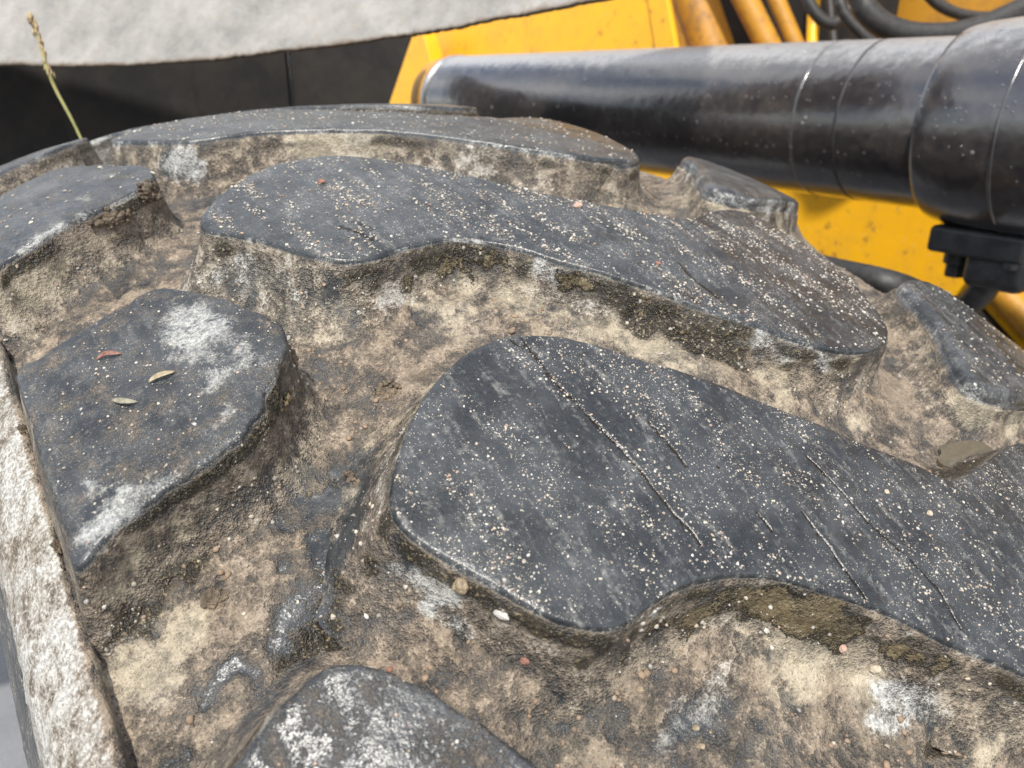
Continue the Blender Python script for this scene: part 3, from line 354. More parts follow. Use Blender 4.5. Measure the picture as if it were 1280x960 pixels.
def tube(name, pts, rad, mat, parent=None, seg=16, sub=8, caps=True, **kw):
    """round tube swept along a smoothed polyline; rad may vary per point"""
    P = [Vector(p) for p in pts]; Rr = rad if isinstance(rad, (list, tuple)) else [rad]*len(P)
    Q = []; RR = []
    for i in range(len(P)-1):
        a, b, c, d = P[max(i-1, 0)], P[i], P[i+1], P[min(i+2, len(P)-1)]
        for k in range(sub):
            t = k/sub
            Q.append(.5*((2*b)+(c-a)*t+(2*a-5*b+4*c-d)*t*t+(3*b-a-3*c+d)*t**3)); RR.append(Rr[i]*(1-t)+Rr[i+1]*t)
    Q.append(P[-1]); RR.append(Rr[-1])
    V = []; F = []; n = None
    for i, qq in enumerate(Q):
        t = (Q[min(i+1, len(Q)-1)]-Q[max(i-1, 0)]).normalized()
        if n is None: n = t.orthogonal().normalized()
        n = (n-t*n.dot(t)).normalized(); b = t.cross(n)
        for k in range(seg):
            a = 2*math.pi*k/seg; V.append(qq+(n*math.cos(a)+b*math.sin(a))*RR[i])
    for i in range(len(Q)-1):
        for k in range(seg):
            F.append((i*seg+k, i*seg+(k+1) % seg, (i+1)*seg+(k+1) % seg, (i+1)*seg+k))
    if caps: F.append(tuple(range(seg-1, -1, -1))); F.append(tuple(range((len(Q)-1)*seg, len(Q)*seg)))
    return obj(name, mesh_np(name, V, F, mat), parent, **kw)
def lathe_y(name, prof_, mat, parent=None, loc=(0, 0, 0), seg=96, **kw):
    """surface of revolution about the Y axis: prof_ = [(y, radius)]"""
    V = []; F = []
    for y, r in prof_:
        for k in range(seg):
            a = 2*math.pi*k/seg; V.append((r*math.cos(a), y, r*math.sin(a)))
    for i in range(len(prof_)-1):
        for k in range(seg): F.append((i*seg+k, i*seg+(k+1) % seg, (i+1)*seg+(k+1) % seg, (i+1)*seg+k))
    F.append(tuple(range(seg))); F.append(tuple(range((len(prof_)-1)*seg, len(prof_)*seg))[::-1])
    o = obj(name, mesh_np(name, V, F, mat), parent, loc, **kw)
    return o
def box(name, c, s, mat, parent=None, rot=None, bevel=.002, **kw):
    bm = bmesh.new(); bmesh.ops.create_cube(bm, size=1)
    for v in bm.verts: v.co = Vector((v.co.x*s[0], v.co.y*s[1], v.co.z*s[2]))
    o = bm_obj(name, bm, mat, parent, c, bevel, False, **kw)
    if rot: o.rotation_euler = rot
    return o
def slab(name, pts, thick, mat, parent=None, bevel=.002, **kw):
    """plate with a traced outline lying in the plane x = const, given real thickness towards +x"""
    bm = bmesh.new(); a = [bm.verts.new(p) for p in pts]; f = bm.faces.new(a)
    r = bmesh.ops.extrude_face_region(bm, geom=[f])
    for g in r['geom']:
        if isinstance(g, bmesh.types.BMVert): g.co.x += thick
    return bm_obj(name, bm, mat, parent, (0, 0, 0), bevel, False, **kw)

# ------------------------------------------------------------------ tyre surface
KL, KR, K4 = T['prof']; PITCHD = T['pitch']
def prof(x):
    xc = np.clip(x, -.335, .27); return RC-np.where(xc < 0, KL, KR)*xc*xc-K4*xc**4
def to3(s, x, h):
    r = prof(x)+h; t = s/RC; return np.stack([x, r*np.sin(t), r*np.cos(t)], -1)
def resample(uv, ds, smooth=3):
    P = np.array([(math.radians(t)*RC, x) for t, x in uv]); n = len(P); Q = []
    for i in range(n):
        a, b, c, d = P[(i-1) % n], P[i], P[(i+1) % n], P[(i+2) % n]
        for k in range(12):
            t = k/12; Q.append(.5*((2*b)+(c-a)*t+(2*a-5*b+4*c-d)*t*t+(3*b-a-3*c+d)*t**3))
    Q = np.array(Q); L = np.r_[0, np.cumsum(np.linalg.norm(np.roll(Q, -1, 0)-Q, axis=1))]; m = max(24, int(L[-1]/ds))
    g = np.linspace(0, L[-1], m, endpoint=False); Qc = np.vstack([Q, Q[:1]])
    R_ = np.stack([np.interp(g, L, Qc[:, 0]), np.interp(g, L, Qc[:, 1])], -1)
    for _ in range(smooth): R_ = .5*R_+.25*(np.roll(R_, 1, 0)+np.roll(R_, -1, 0))
    area = np.sum(R_[:, 0]*np.roll(R_[:, 1], -1)-np.roll(R_[:, 0], -1)*R_[:, 1])
    return R_ if area > 0 else R_[::-1]
def normals2(Q, k=3):
    t = sum(np.roll(Q, -j, 0)-np.roll(Q, j, 0) for j in range(1, k+1)); t /= np.linalg.norm(t, axis=1)[:, None]+1e-9
    return np.stack([t[:, 1], -t[:, 0]], -1)
def inside(P, Q):
    x, y = P[:, 0], P[:, 1]; c = np.zeros(len(P), bool); a = Q; b = np.roll(Q, -1, 0)
    for (x1, y1), (x2, y2) in zip(a, b):
        if y1 == y2: continue
        m = ((y1 > y) != (y2 > y)) & (x < (x2-x1)*(y-y1)/(y2-y1)+x1); c ^= m
    return c
def ndist(P, Q, chunk=4000):
    o = np.empty(len(P))
    for i in range(0, len(P), chunk):
        p_ = P[i:i+chunk]; o[i:i+chunk] = np.sqrt(((p_[:, None]-Q[None])**2).sum(-1).min(1))
    return o

def stain_fields(V, zone):
    """dirt and painted-shade amounts at the vertices of one surface. zone 0 = worn lug top, 1 = lug wall or groove floor"""
    n = len(V); W = np.stack([fbm(V, 60, 3, 5), fbm(V, 60, 3, 55), fbm(V, 60, 3, 105)], -1)-.5
    Pw = V+W*.022
    fld = {k: np.zeros(n) for k in ('tan', 'brown', 'pale', 'dark', 'bare', 'olive')}
    for k, lst in STAINS.items():
        if not lst: continue
        for (x, y, z, r, s, zn) in lst:
            d2 = ((Pw-np.array([x, y, z]))**2).sum(1)/(r*r); wgt = s*np.exp(-d2*1.1); wgt[zone != zn] = 0
            fld[k] = 1-(1-fld[k])*(1-np.clip(wgt, 0, 1))
    return fld

DEPTH = .038
def dep(x): return .0285+.0095*(1-sstep(-.23, -.15, x))
def lug_mesh(name, uv, ds, edge=.0016, cracks=(), speck=1.0, dust=.6, brown_top=0.0, rough_edge=0.0, seed=1):
    Q = resample(uv, ds); N = normals2(Q)
    if rough_edge:
        q3 = to3(Q[:, 0], Q[:, 1], 0*Q[:, 0]); Q = Q+N*((fbm(q3, 140, 4, seed)-.5)*rough_edge)[:, None]; N = normals2(Q)
    inner = Q-N*edge
    lo, hi = inner.min(0), inner.max(0)
    gs, gx = np.meshgrid(np.arange(lo[0], hi[0], ds), np.arange(lo[1], hi[1], ds*.87), indexing='ij')
    gs = gs+(np.arange(gs.shape[1]) % 2)[None]*ds*.5
    G = np.stack([gs.ravel(), gx.ravel()], -1); G = G+(rng.random(G.shape)-.5)*ds*.25
    G = G[inside(G, inner)]; G = G[ndist(G, inner) > ds*.6]
    pts = [tuple(p_) for p_ in inner]; edges = [(i, (i+1) % len(inner)) for i in range(len(inner))]; low = []
    cpts = []
    for c in cracks:
        c = np.array([(math.radians(t)*RC, x) for t, x in c]); seg = np.linalg.norm(np.diff(c, axis=0), axis=1); L = np.r_[0, np.cumsum(seg)]
        g = np.arange(0, L[-1], .0014); c = np.stack([np.interp(g, L, c[:, 0]), np.interp(g, L, c[:, 1])], -1)
        t_ = np.gradient(c, axis=0); t_ /= np.linalg.norm(t_, axis=1)[:, None]; nn = np.stack([t_[:, 1], -t_[:, 0]], -1)
        c = c+nn*((np.sin(g*500)+np.sin(g*1700+1))*.00010)[:, None]
        u_ = np.arange(len(c))/max(1, len(c)-1); wv = (.00008+.00016*np.sin(np.pi*np.clip(u_, .02, .98)))*(1+.25*np.sin(g*300))
        ok = inside(c, inner) & (ndist(c, inner) > ds*.5)
        a = c+nn*wv[:, None]; b = c-nn*wv[:, None]
        for line, dz in ((c, 1.0), (a, 0.0), (b, 0.0)):
            prev = None
            for j in range(len(line)):
                if not ok[j]: prev = None; continue
                pts.append(tuple(line[j])); k = len(pts)-1
                if dz: low.append((tuple(line[j]), .0016*math.sin(math.pi*min(max(u_[j], .1), .9))))
                if prev is not None: edges.append((prev, k))
                prev = k
        cpts.append(c[ok])
    if cpts:
        cc = np.vstack(cpts)
        if len(cc): G = G[ndist(G, cc) > .0009]
    pts += [tuple(p_) for p_ in G]
    vo, eo, fo, ov, oe, of = delaunay_2d_cdt([Vector(p_) for p_ in pts], edges, [list(range(len(inner)))], 1, 1e-6)
    top = np.array([(v.x, v.y) for v in vo]); F = [list(f) for f in fo]
    # fine crack floor
    H = np.zeros(len(top))
    if low:
        lp = np.array([l[0] for l in low]); ld = np.array([l[1] for l in low])
        for i in range(0, len(top), 3000):
            d = ((top[i:i+3000, None]-lp[None])**2).sum(-1); j = d.argmin(1); hit = d[np.arange(len(j)), j] < 1e-9
            H[i:i+3000][hit] = -ld[j[hit]]
    nt_ = len(top)
    V2 = [top]; HH = [H]; ntop = nt_
    # locate the inner ring in the output
    d = ((inner[:, None, :]-top[None, :, :])**2) if len(inner)*len(top) < 3e7 else None
    ring = []
    for p_ in inner: ring.append(int(((top-p_)**2).sum(1).argmin()))
    n = len(inner); prev = np.array(ring); base = nt_
    q3 = to3(Q[:, 0], Q[:, 1], 0*Q[:, 0])
    undul = (fbm(q3, 45, 3, seed+3)-.5)*.004
    rows = [(-edge*.62, -edge*.18), (-edge*.22, -edge*.52), (0, -edge*1.15), (.0004, -edge*2.2)]
    for k in range(1, 17):
        t = k/16; rows.append((.0008+.0085*t+.013*t**4, -edge*2.2-(DEPTH+.004-edge*2.2)*t))
    
    for k_row, (o_, h_) in enumerate(rows):
        depthf = min(1, max(0, -h_/DEPTH)); off = o_+undul*min(1, depthf*2.5)
        V2.append(Q+N*off[:, None]); HH.append(np.full(n, h_) if k_row < 4 else h_*dep(Q[:, 1])/DEPTH)
        idx = np.arange(base, base+n)
        for i in range(n):
            j = (i+1) % n; F.append([int(prev[i]), int(idx[i]), int(idx[j]), int(prev[j])])
        prev = idx; base += n
    P2 = np.vstack(V2); HH = np.concatenate(HH)
    P2[:, 1] = np.where(P2[:, 1] < -.3160, -.3160+(P2[:, 1]+.3160)*.10, P2[:, 1])
    V = to3(P2[:, 0], P2[:, 1], HH)
    zone = np.ones(len(V)); zone[:nt_+3*n] = 0
    # relief: faint undulation of the worn top, rough crumbly walls
    nrm = np.stack([0*V[:, 0], V[:, 1], V[:, 2]], -1); nrm /= np.linalg.norm(nrm, axis=1)[:, None]
    a1 = (fbm(V, 28, 3, seed+9)-.5)*.0026+(fbm(V, 190, 3, seed+19)-.5)*.0005
    wallf = np.zeros(len(V)); wallf[nt_:] = np.clip((-HH[nt_:]-edge)/.006, 0, 1)
    N2 = np.zeros((len(V), 3)); NN = np.tile(N, (len(rows), 1)); th = P2[nt_:, 0]/RC
    N2[nt_:] = np.stack([NN[:, 1], NN[:, 0]*np.cos(th), -NN[:, 0]*np.sin(th)], -1)
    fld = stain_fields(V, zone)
    rg = (fbm(V, 40, 2, seed+29)-.5)*.0030+(np.abs(fbm(V, 210, 3, seed+39)-.5))*.0040*(fld['brown']*.6+fld['dark']+fld['olive'])
    V = V+nrm*a1[:, None]+N2*(rg*wallf)[:, None]
    top_m = (zone == 0)
    fld['pale'] = np.where(top_m, fld['pale'], np.maximum(fld['pale'], .20+.45*(fbm(V, 24, 2, seed+61)-.5)))
    fld['brown'] = np.where(top_m, np.maximum(fld['brown'], brown_top), np.maximum(fld['brown'], .56))
    hb = np.exp(-((HH+.0065)/.0045)**2)*sstep(.42, .6, fbm(V, 30, 3, seed+81)); fld['dark'] = np.where(top_m, fld['dark'], np.maximum(fld['dark'], .75*hb))  # patchy damp line and overhang shade painted just below the top edges
    bare = fld.pop('bare'); fld['brown'] *= 1-bare; fld['tan'] *= 1-.8*bare; fld['pale'] *= 1-.6*bare
    fld['tan'] = np.where(top_m, fld['tan'], np.maximum(fld['tan'], .33+.40*(fbm(V, 18, 2, seed+51)-.5)))
    fld['dust'] = np.where(top_m, dust, .45)
    fld['crack'] = np.zeros(len(V)); fld['crack'][:nt_] = np.maximum(0, np.where(ndist(top, np.vstack(cpts)) < .00030, 1.0, 0) if cpts and sum(map(len, cpts)) else 0)
    # sharp worn rim keeps a thin light line of dust
    rimv = np.zeros(len(V), bool); rimv[nt_+n:nt_+4*n] = True; fld['pale'] = np.where(rimv, np.maximum(fld['pale'], .27+.7*(fbm(V, 40, 3, seed+71)-.5)), fld['pale'])
    fld['speck'] = np.where(top_m, speck, .35)
    if isinstance(F, list):
        tri = []
        for f in F:
            if len(f) == 3: tri.append(f)
            else: tri.append([f[0], f[1], f[2]]); tri.append([f[0], f[2], f[3]])
        F = np.array(tri, dtype=np.int32)
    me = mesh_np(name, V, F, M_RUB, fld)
    # normals outward?
    me.update(); p0 = me.polygons[0]
    if p0.normal.dot(Vector(nrm[p0.vertices[0]])) < 0: me.flip_normals()
    return me, Q
def flip_if(me): pass

# ---------------- ground
bm = bmesh.new()
for p_ in ((-600, -600, 0), (600, -600, 0), (600, 600, 0), (-600, 600, 0)): bm.verts.new(p_)
bm.faces.new(bm.verts[:]); bm_obj('ground', bm, M_GND, kind='structure')

# ---------------- tyre
tyre = empty('loader_tyre', (0, 0, 0), label='huge muddy black wheel loader tyre with deep curved lugs filling the foreground', category='tyre')
AX = (0, 0, ZC)
lug_defs = [
    ('B', dict(ds=.0020, edge=.0012, cracks=T['crB'], speck=.95, dust=.30, seed=2)),
    ('A', dict(ds=.0017, edge=.0011, cracks=T['crA'], speck=1.0, dust=.22, seed=3)),
    ('C', dict(ds=.0030, speck=.7, dust=.35, seed=4)),
    ('L1', dict(ds=.0019, edge=.0015, speck=.55, dust=.30, brown_top=.28, rough_edge=.005, seed=5)),
    ('L2', dict(ds=.0026, edge=.0016, speck=.45, dust=.6, brown_top=.24, rough_edge=.005, seed=6)),
    ('L0', dict(ds=.0019, edge=.0018, speck=.45, dust=.2, brown_top=.26, rough_edge=.002, seed=7)),
    ('R2', dict(ds=.0028, edge=.0050, speck=.8, dust=.7, seed=8)),
    ('R1', dict(ds=.0028, edge=.0050, speck=.8, dust=.7, seed=8)),
]
LUGLAB = {'B': 'long worn lug with a lobed right end, second from the front', 'A': 'broad worn lug in front, cut by long cracks',
          'C': 'long worn lug near the crest', 'L1': 'blocky shoulder lug with a pale bloom', 'L2': 'bluish shoulder lug beyond',
          'L0': 'shoulder lug at the bottom edge', 'R2': 'sloping far shoulder lug at the right edge', 'R1': 'short far shoulder lug under the cylinder'}
LUG = {}; OUT = {}
for k, kw in lug_defs:
    me, Q = lug_mesh('tread_lug', T[k], **kw); LUG[k] = me; OUT[k] = Q
    o = obj('tread_lug', me, tyre, AX); o['label'] = LUGLAB[k]
# coarse lugs for the rest of the wheel
FAR = {}
for k in ('B', 'L1', 'R2', 'R1'):
    me, Q = lug_mesh('tread_lug', T[k], ds=.007, seed=12); FAR[k] = me
def lug_copy(k, m):
    global LAST
    o = LAST = obj("tread_lug", FAR[k], tyre, AX); o.rotation_euler = (-math.radians(PITCHD*m), 0, 0)
PD = math.radians(PITCHD)
for m_ in range(-14, 15):
    if m_ not in (0, -1, 1): lug_copy('B', m_)
    if m_ not in (0, -1, 1): lug_copy('L1', m_)
    if m_ < 0: lug_copy('R2', m_)
    if m_ > 1:
        lug_copy('R1', m_-1)
        if m_ == 2: LAST.location = (0, -.002, ZC-.014)      # worn lower than its neighbours

# ---------------- casing: grooves between the lugs, shoulders and sidewalls
def shifted(Q, m): q_ = Q.copy(); q_[:, 0] += m*PD*RC; return q_
ALLQ = [OUT[k] for k in OUT]+[shifted(OUT['B'], 2), shifted(OUT['A'], -1), shifted(OUT['L1'], 2), shifted(OUT['L0'], -1), shifted(OUT['R1'], 1), shifted(OUT['R2'], -1)]
def floor_height(s, x):
    """height over the crown profile of the groove floor at arc position s and lateral x (flat arrays)"""
    h = -dep(x); P = np.stack([s, x], -1); V = to3(s, x, h); near = np.full(len(s), .1)
    for Q in ALLQ:
        lo, hi = Q.min(0)-.03, Q.max(0)+.03
        m = (P[:, 0] > lo[0]) & (P[:, 0] < hi[0]) & (P[:, 1] > lo[1]) & (P[:, 1] < hi[1])
        if not m.any(): continue
        idx = np.where(m)[0]; d = ndist(P[idx], Q[::2]); near[idx] = np.minimum(near[idx], d)
    h += .010*np.exp(-(near/.011)**1.3)*(.5+1.0*fbm(V, 30, 2, 71))
    h += (fbm(V, 18, 2, 81)-.5)*.007
    return h, near, V
s1 = np.concatenate([np.arange(math.radians(-46)*RC, math.radians(-24)*RC, .0015), np.arange(math.radians(-24)*RC, math.radians(-8)*RC, .0022),
                     np.arange(math.radians(-8)*RC, math.radians(22)*RC, .005)])
s2 = np.arange(math.radians(22)*RC, math.radians(314)*RC, .02)
xs = np.concatenate([[-.3172, -.3160], np.arange(-.3148, .06, .0018), np.arange(.06, .246, .003), [.246]])
side_l = [(-.3190, -.0290), (-.322, -.0315), (-.3255, -.036), (-.329, -.041), (-.3325, -.047), (-.336, -.056), (-.3375, -.070), (-.3385, -.078), (-.340, -.090), (-.342, -.104), (-.3445, -.125), (-.347, -.15),
          (-.3485, -.18), (-.349, -.21), (-.345, -.26), (-.33, -.33), (-.31, -.39), (-.295, -.43), (-.28, -.45), (-.25, -.455)]
side_r = [(.250, -.041), (.258, -.055), (.266, -.075), (.272, -.1), (.278, -.14), (.280, -.2), (.275, -.27), (.26, -.34), (.24, -.4), (.22, -.43), (.19, -.45), (.15, -.455)]
sl = side_l[::-1]
# refine the left strip that the camera looks along
def lin(pp, k):
    o_ = []
    for (a, b), (c, d) in zip(pp[:-1], pp[1:]):
        for j in range(k): o_.append((a+(c-a)*j/k, b+(d-b)*j/k))
    return o_+[pp[-1]]
sl = lin(sl[:8], 1)[:-1]+lin(sl[7:], 4)
xcol = np.concatenate([[a for a, b in sl], xs, [a for a, b in side_r]])
nL, nR = len(sl), len(side_r)
sall = np.concatenate([s1, s2]); ns, nx = len(sall), len(xcol)
SS, XX = np.meshgrid(sall, xcol, indexing='ij')
Hh = np.full(SS.shape, -DEPTH)
xi = slice(nL, nL+len(xs)); n1 = len(s1)
h_, near_, V_ = floor_height(SS[:n1, xi].ravel(), XX[:n1, xi].ravel())
NEAR = np.full(SS.shape, .1); NEAR[:n1, xi] = near_.reshape(n1, -1)
hm = h_.reshape(n1, -1)
fade = sstep(-.317, -.305, xs)[None, :]*(1-sstep(.235, .246, xs))[None, :]
hm = -DEPTH+(hm+DEPTH)*fade
Hh[:n1, xi] = hm
Hh[:, nL] = -.0285; Hh[:, nL+1] = -.031
base_p = prof(np.array([-.317]))[0]-DEPTH
for j, (a, b) in enumerate(sl): Hh[:, j] = (prof(np.array([-.317]))[0]+b)-prof(np.array([a]))[0]
for j, (a, b) in enumerate(side_r): Hh[:, nL+len(xs)+j] = (prof(np.array([.246]))[0]+b)-prof(np.array([a]))[0]
V = to3(SS.ravel(), XX.ravel(), Hh.ravel())
nv = len(V); i_, j_ = np.meshgrid(np.arange(ns), np.arange(nx-1), indexing='ij')
F = np.stack([i_*nx+j_, i_*nx+j_+1, ((i_+1) % ns)*nx+j_+1, ((i_+1) % ns)*nx+j_], -1).reshape(-1, 4)
mask1 = (np.arange(nv)//nx < n1)
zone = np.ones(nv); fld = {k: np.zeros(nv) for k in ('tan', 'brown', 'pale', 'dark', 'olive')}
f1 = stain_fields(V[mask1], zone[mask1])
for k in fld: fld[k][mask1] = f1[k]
BARE = np.zeros(nv); BARE[mask1] = f1['bare']
Vn = V/np.array([1e9, 1, 1]); Vn = np.stack([0*V[:, 0], V[:, 1], V[:, 2]], -1); Vn /= np.linalg.norm(Vn, axis=1)[:, None]
jj = np.arange(nv) % nx; colx = xcol[jj]
strip = (jj < nL) & (colx < -.317+1e-6)
isfloor = (jj >= nL) & (jj < nL+len(xs))
base_brown = np.where(isfloor, .56, .30)
fld['brown'] = np.maximum(fld['brown'], base_brown)
fld['tan'] = np.where(isfloor, np.maximum(fld['tan'], .22), fld['tan'])
# the outer shoulder is caked with pinkish-pale dust, the wall below it is scuffed black
rr = np.hypot(V[:, 1], V[:, 2]); hs_ = rr-(base_p+DEPTH)
sm = strip & (hs_ > -.075)
sn_ = (fbm(V*np.array([1, .5, .5]), 30, 4, 95)-.5)*.55; fld['pale'] = np.where(sm, .50+sn_*.5, fld['pale']); fld['tan'] = np.where(sm, .34-sn_*.3, fld['tan']); fld['brown'] = np.where(sm, .80, fld['brown'])
sd_ = strip & (hs_ <= -.075); fld['pale'] = np.where(sd_, .30, fld['pale'])
fld['brown'] *= 1-.85*BARE; fld['tan'] *= 1-.8*BARE; fld['dark'] = np.maximum(fld['dark'], BARE*.22)
# mud crust relief
crust = np.zeros(nv); c1 = mask1
cn_ = fbm(V[c1], 70, 5, 33, .62); cr_ = sstep(.40, .62, cn_*1.0+(fld['brown'][c1]-.5)*.35)
crust[c1] = cr_
fine = (fbm(V[c1], 260, 3, 43)-.5)
disp = np.zeros(nv); disp[c1] = cr_*.0013+fine*.0016*(.35+cr_)+(fbm(V[c1], 110, 3, 47)-.5)*.002
for (line, wd, dp) in CUTS:
    L_ = np.array(line); sel = np.where(c1)[0]; bb = (np.abs(V[sel]-L_.mean(0)) < .09).all(1); sel = sel[bb]
    if not len(sel): continue
    best = np.full(len(sel), 1.0)
    for a, b in zip(L_[:-1], L_[1:]):
        ab = b-a; t = np.clip(((V[sel]-a)@ab)/(ab@ab), 0, 1); best = np.minimum(best, np.linalg.norm(V[sel]-(a+t[:, None]*ab), axis=1))
    g = np.exp(-(best/wd)**2); disp[sel] -= dp*g
    if dp > 0: fld['dark'][sel] = np.maximum(fld['dark'][sel], g*1.2)  # shade of the gap painted into each sunken cut
fld['brown'][c1] = np.where(isfloor[c1], np.clip(fld['brown'][c1]+(cr_-.5)*.22+(fbm(V[c1]*np.array([.6, 1.6, 1.0]), 24, 4, 61)-.5)*.5, 0, 1.2), fld['brown'][c1])
Nd = Vn.copy(); stv = strip; Nd[stv] = Nd[stv]*.5+np.array([-.86, 0, 0])
sideamp = np.ones(nv); sideamp[strip] = .45
V = V+Nd*(disp*sideamp)[:, None]
if True:
    wf = strip & c1; ridg = np.abs(fbm(V[wf]*np.array([1, .35, .35]), 160, 3, 91)-.5); V[wf] += Nd[wf]*(ridg*.0015)[:, None]
fld['dust'] = np.where(sm, 1.55, np.where(strip, .9, .5)); fld['speck'] = np.where(isfloor, .45, .2)
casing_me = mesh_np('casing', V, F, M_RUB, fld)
obj('casing', casing_me, tyre, AX)
# rim seen only from outside
bm = bmesh.new()
def ring_prof(pr, seg=96):
    vs = []
    for x, r in pr: vs.append([bm.verts.new((x, r*math.sin(2*math.pi*k/seg), r*math.cos(2*math.pi*k/seg))) for k in range(seg)])
    for a, b in zip(vs[:-1], vs[1:]):
        for k in range(seg): bm.faces.new((a[k], a[(k+1) % seg], b[(k+1) % seg], b[k]))
ring_prof([(-.285, .405), (-.30, .425), (-.305, .42), (-.295, .385), (-.20, .37), (-.17, .30), (-.15, .18), (-.19, .17), (-.19, .01)])
bm_obj('rim', bm, M_YEL, tyre, AX)

# ---------------- hydraulic cylinder
CY = (.6732, 0, ZC+.872)
cyl = empty('hydraulic_cylinder', (CY[0], 0, CY[2]), label='thick glossy black hydraulic cylinder running behind the tyre', category='hydraulic cylinder')
lathe_y('barrel', [(-.14, .06), (-.14, .0985), (-.1398, .099), (-.137, .0992), (-.05, .0992), (.10, .0992), (.90, .0992), (.94, .0992), (.948, .0992), (.95, .0975), (.9502, .096), (.95, .06)], M_CYL, cyl)
def ringy(name, y0, y1, r0, r1, mat, par): return lathe_y(name, [(y0, r0-.012), (y0, r0), (y0+(y1-y0)*.12, r1), (y0+(y1-y0)*.88, r1), (y1, r0), (y1, r0-.012)], mat, par)
ringy('weld_seam', .018, .022, .0988, .0999, M_CYL, cyl)
ringy('weld_seam', -.042, -.038, .0990, .0996, M_HOSE, cyl)
lathe_y('gland_collar', [(-.70, .08), (-.70, .112), (-.695, .1178), (-.69, .118), (-.30, .118), (-.26, .118), (-.23, .1175), (-.19, .116), (-.16, .113), (-.146, .110), (-.142, .1085), (-.138, .1005), (-.135, .097)], M_CYL, cyl)
ringy('collar_seam', -.234, -.230, .1172, .1184, M_CYL, cyl)
ringy('retaining_ring', 0.952, 0.968, .098, .1012, M_BRIGHT, cyl)
lathe_y('end_cap', [(.97, .05), (.97, .093), (.972, .097), (1.02, .095), (1.05, .07), (1.06, .03)], M_OCH, cyl)
# port block with its bosses under the collar
pb = box('port_block', (0, -.207, -.127), (.090, .108, .032), M_STEEL, cyl, bevel=.006)
box('clamp_body', (0, -.230, -.156), (.074, .070, .046), M_STEEL, cyl, bevel=.013)
for dy, dz in ((.026, -.150), (.026, -.166)):
    bm = bmesh.new(); r_ = .0155 if dz > -.16 else .0125; bmesh.ops.create_cone(bm, cap_ends=True, segments=28 if dz > -.16 else 6, radius1=r_, radius2=r_, depth=.022)
    bm_obj('port_fitting', bm, M_STEEL, cyl, (0, -.200+dy, dz), .0022)
for dx in (-.030, .030):
    bm = bmesh.new(); bmesh.ops.create_cone(bm, cap_ends=True, segments=6, radius1=.0085, radius2=.0085, depth=.008)
    bm_obj('clamp_bolt', bm, M_STEEL, cyl, (dx-.012, -.165 if dx > 0 else -.249, -.1445), .0012)
tube('elbow', [(0, -.214, -.165), (0, -.210, -.188), (.004, -.198, -.206), (.012, -.178, -.218), (.03, -.15, -.232)], [.017, .017, .0155, .0145, .014], M_STEEL, cyl)

# ---------------- loader body behind
body = empty('wheel_loader_body', (1.1, .6, 0), label='blurred yellow wheel loader bodywork behind the cylinder', category='loader')
def part(o): o.location = Vector(o.location)-Vector((1.1, .6, 0)); return o
part(slab('side_plate', [Vector(p_) for p_ in T['plate']], .02, M_YEL, body, .004))
part(slab('plate_flange', [Vector(p_) for p_ in T['flange']], .012, M_YEL, body, .003))
part(slab('upright_strut', [Vector(p_) for p_ in T['wedge']], .05, M_YEL, body, .004))
lowpl = [Vector((.97, 1.9, 1.70)), Vector((.97, -.6, 1.70)), Vector((.97, -.75, 1.2)), Vector((.97, -.3, .95)), Vector((.97, 1.9, .9))]
part(slab('frame_plate', lowpl, .03, M_YEL, body, .006))
part(slab('rear_plate', [Vector((1.75, -1.2, 1.2)), Vector((1.75, 2.6, 1.2)), Vector((1.75, 2.6, 2.9)), Vector((1.75, -1.2, 2.9))], .03, M_OCH, body, .006))
part(slab('dark_bay_panel', [Vector((1.66, T['bay'][1][1], 1.6)), Vector((1.66, T['bay'][0][1], 1.6)), Vector((1.66, T['bay'][0][1], 2.5)), Vector((1.66, T['bay'][1][1], 2.5))], .02, M_DARK, body, .004))
part(tube('pivot_arm', T['slabtop'], .058, M_OCH, body, 24))
part(tube('steering_link', T['rod1'], .030, M_OCH, body, 20))
part(tube('steering_link', T['rod2'], .022, M_OCH, body, 20))
part(tube('bracket_bar', T['rodv'], .016, M_YEL, body, 12))
part(tube('bracket_bar', T['rodv3'], .014, M_YEL, body, 12))
part(tube('bracket_bar', T['rodv2'], .010, M_HOSE, body, 12))
part(tube('frame_rib', T['rodlow'], .022, M_OCH, body, 16))
part(tube('frame_rib', T['rodlow2'], .016, M_DARK, body, 16))
part(tube('step_bar', T['bar'], .014, M_HOSE, body, 16))
# wheel-arch liner: dark panels standing behind the tyre
def wall_panel(name, a, b, z0, z1, t, mat):
    a, b = Vector(a), Vector(b); d = (b-a).normalized(); n = Vector((-d.y, d.x, 0))*t
    bm = bmesh.new(); vs = [bm.verts.new(p_) for p_ in ((a.x, a.y, z0), (b.x, b.y, z0), (b.x, b.y, z1), (a.x, a.y, z1))]
    f = bm.faces.new(vs); r = bmesh.ops.extrude_face_region(bm, geom=[f])
    for g in r['geom']:
        if isinstance(g, bmesh.types.BMVert): g.co += n
    return part(bm_obj(name, bm, mat, body, (0, 0, 0), .004, False))
LP = [(.30, 1.02), (.16, 1.14), (.155, 1.155), (-.06, 1.32), (-.07, 1.335), (-.44, 1.50), (-.45, 1.515), (-1.4, 1.75)]
bm = bmesh.new(); fr = [[bm.verts.new((x, y, z)) for z in (.7, 1.35, 1.98)] for x, y in LP]
for a, b in zip(fr[:-1], fr[1:]):
    for k in (0, 1): bm.faces.new((a[k], b[k], b[k+1], a[k+1]))
lo_ = part(bm_obj('liner_panel', bm, M_DARK, body, (0, 0, 0), 0, False)); md = lo_.modifiers.new('thick', 'SOLIDIFY'); md.thickness = .02; md.offset = -1
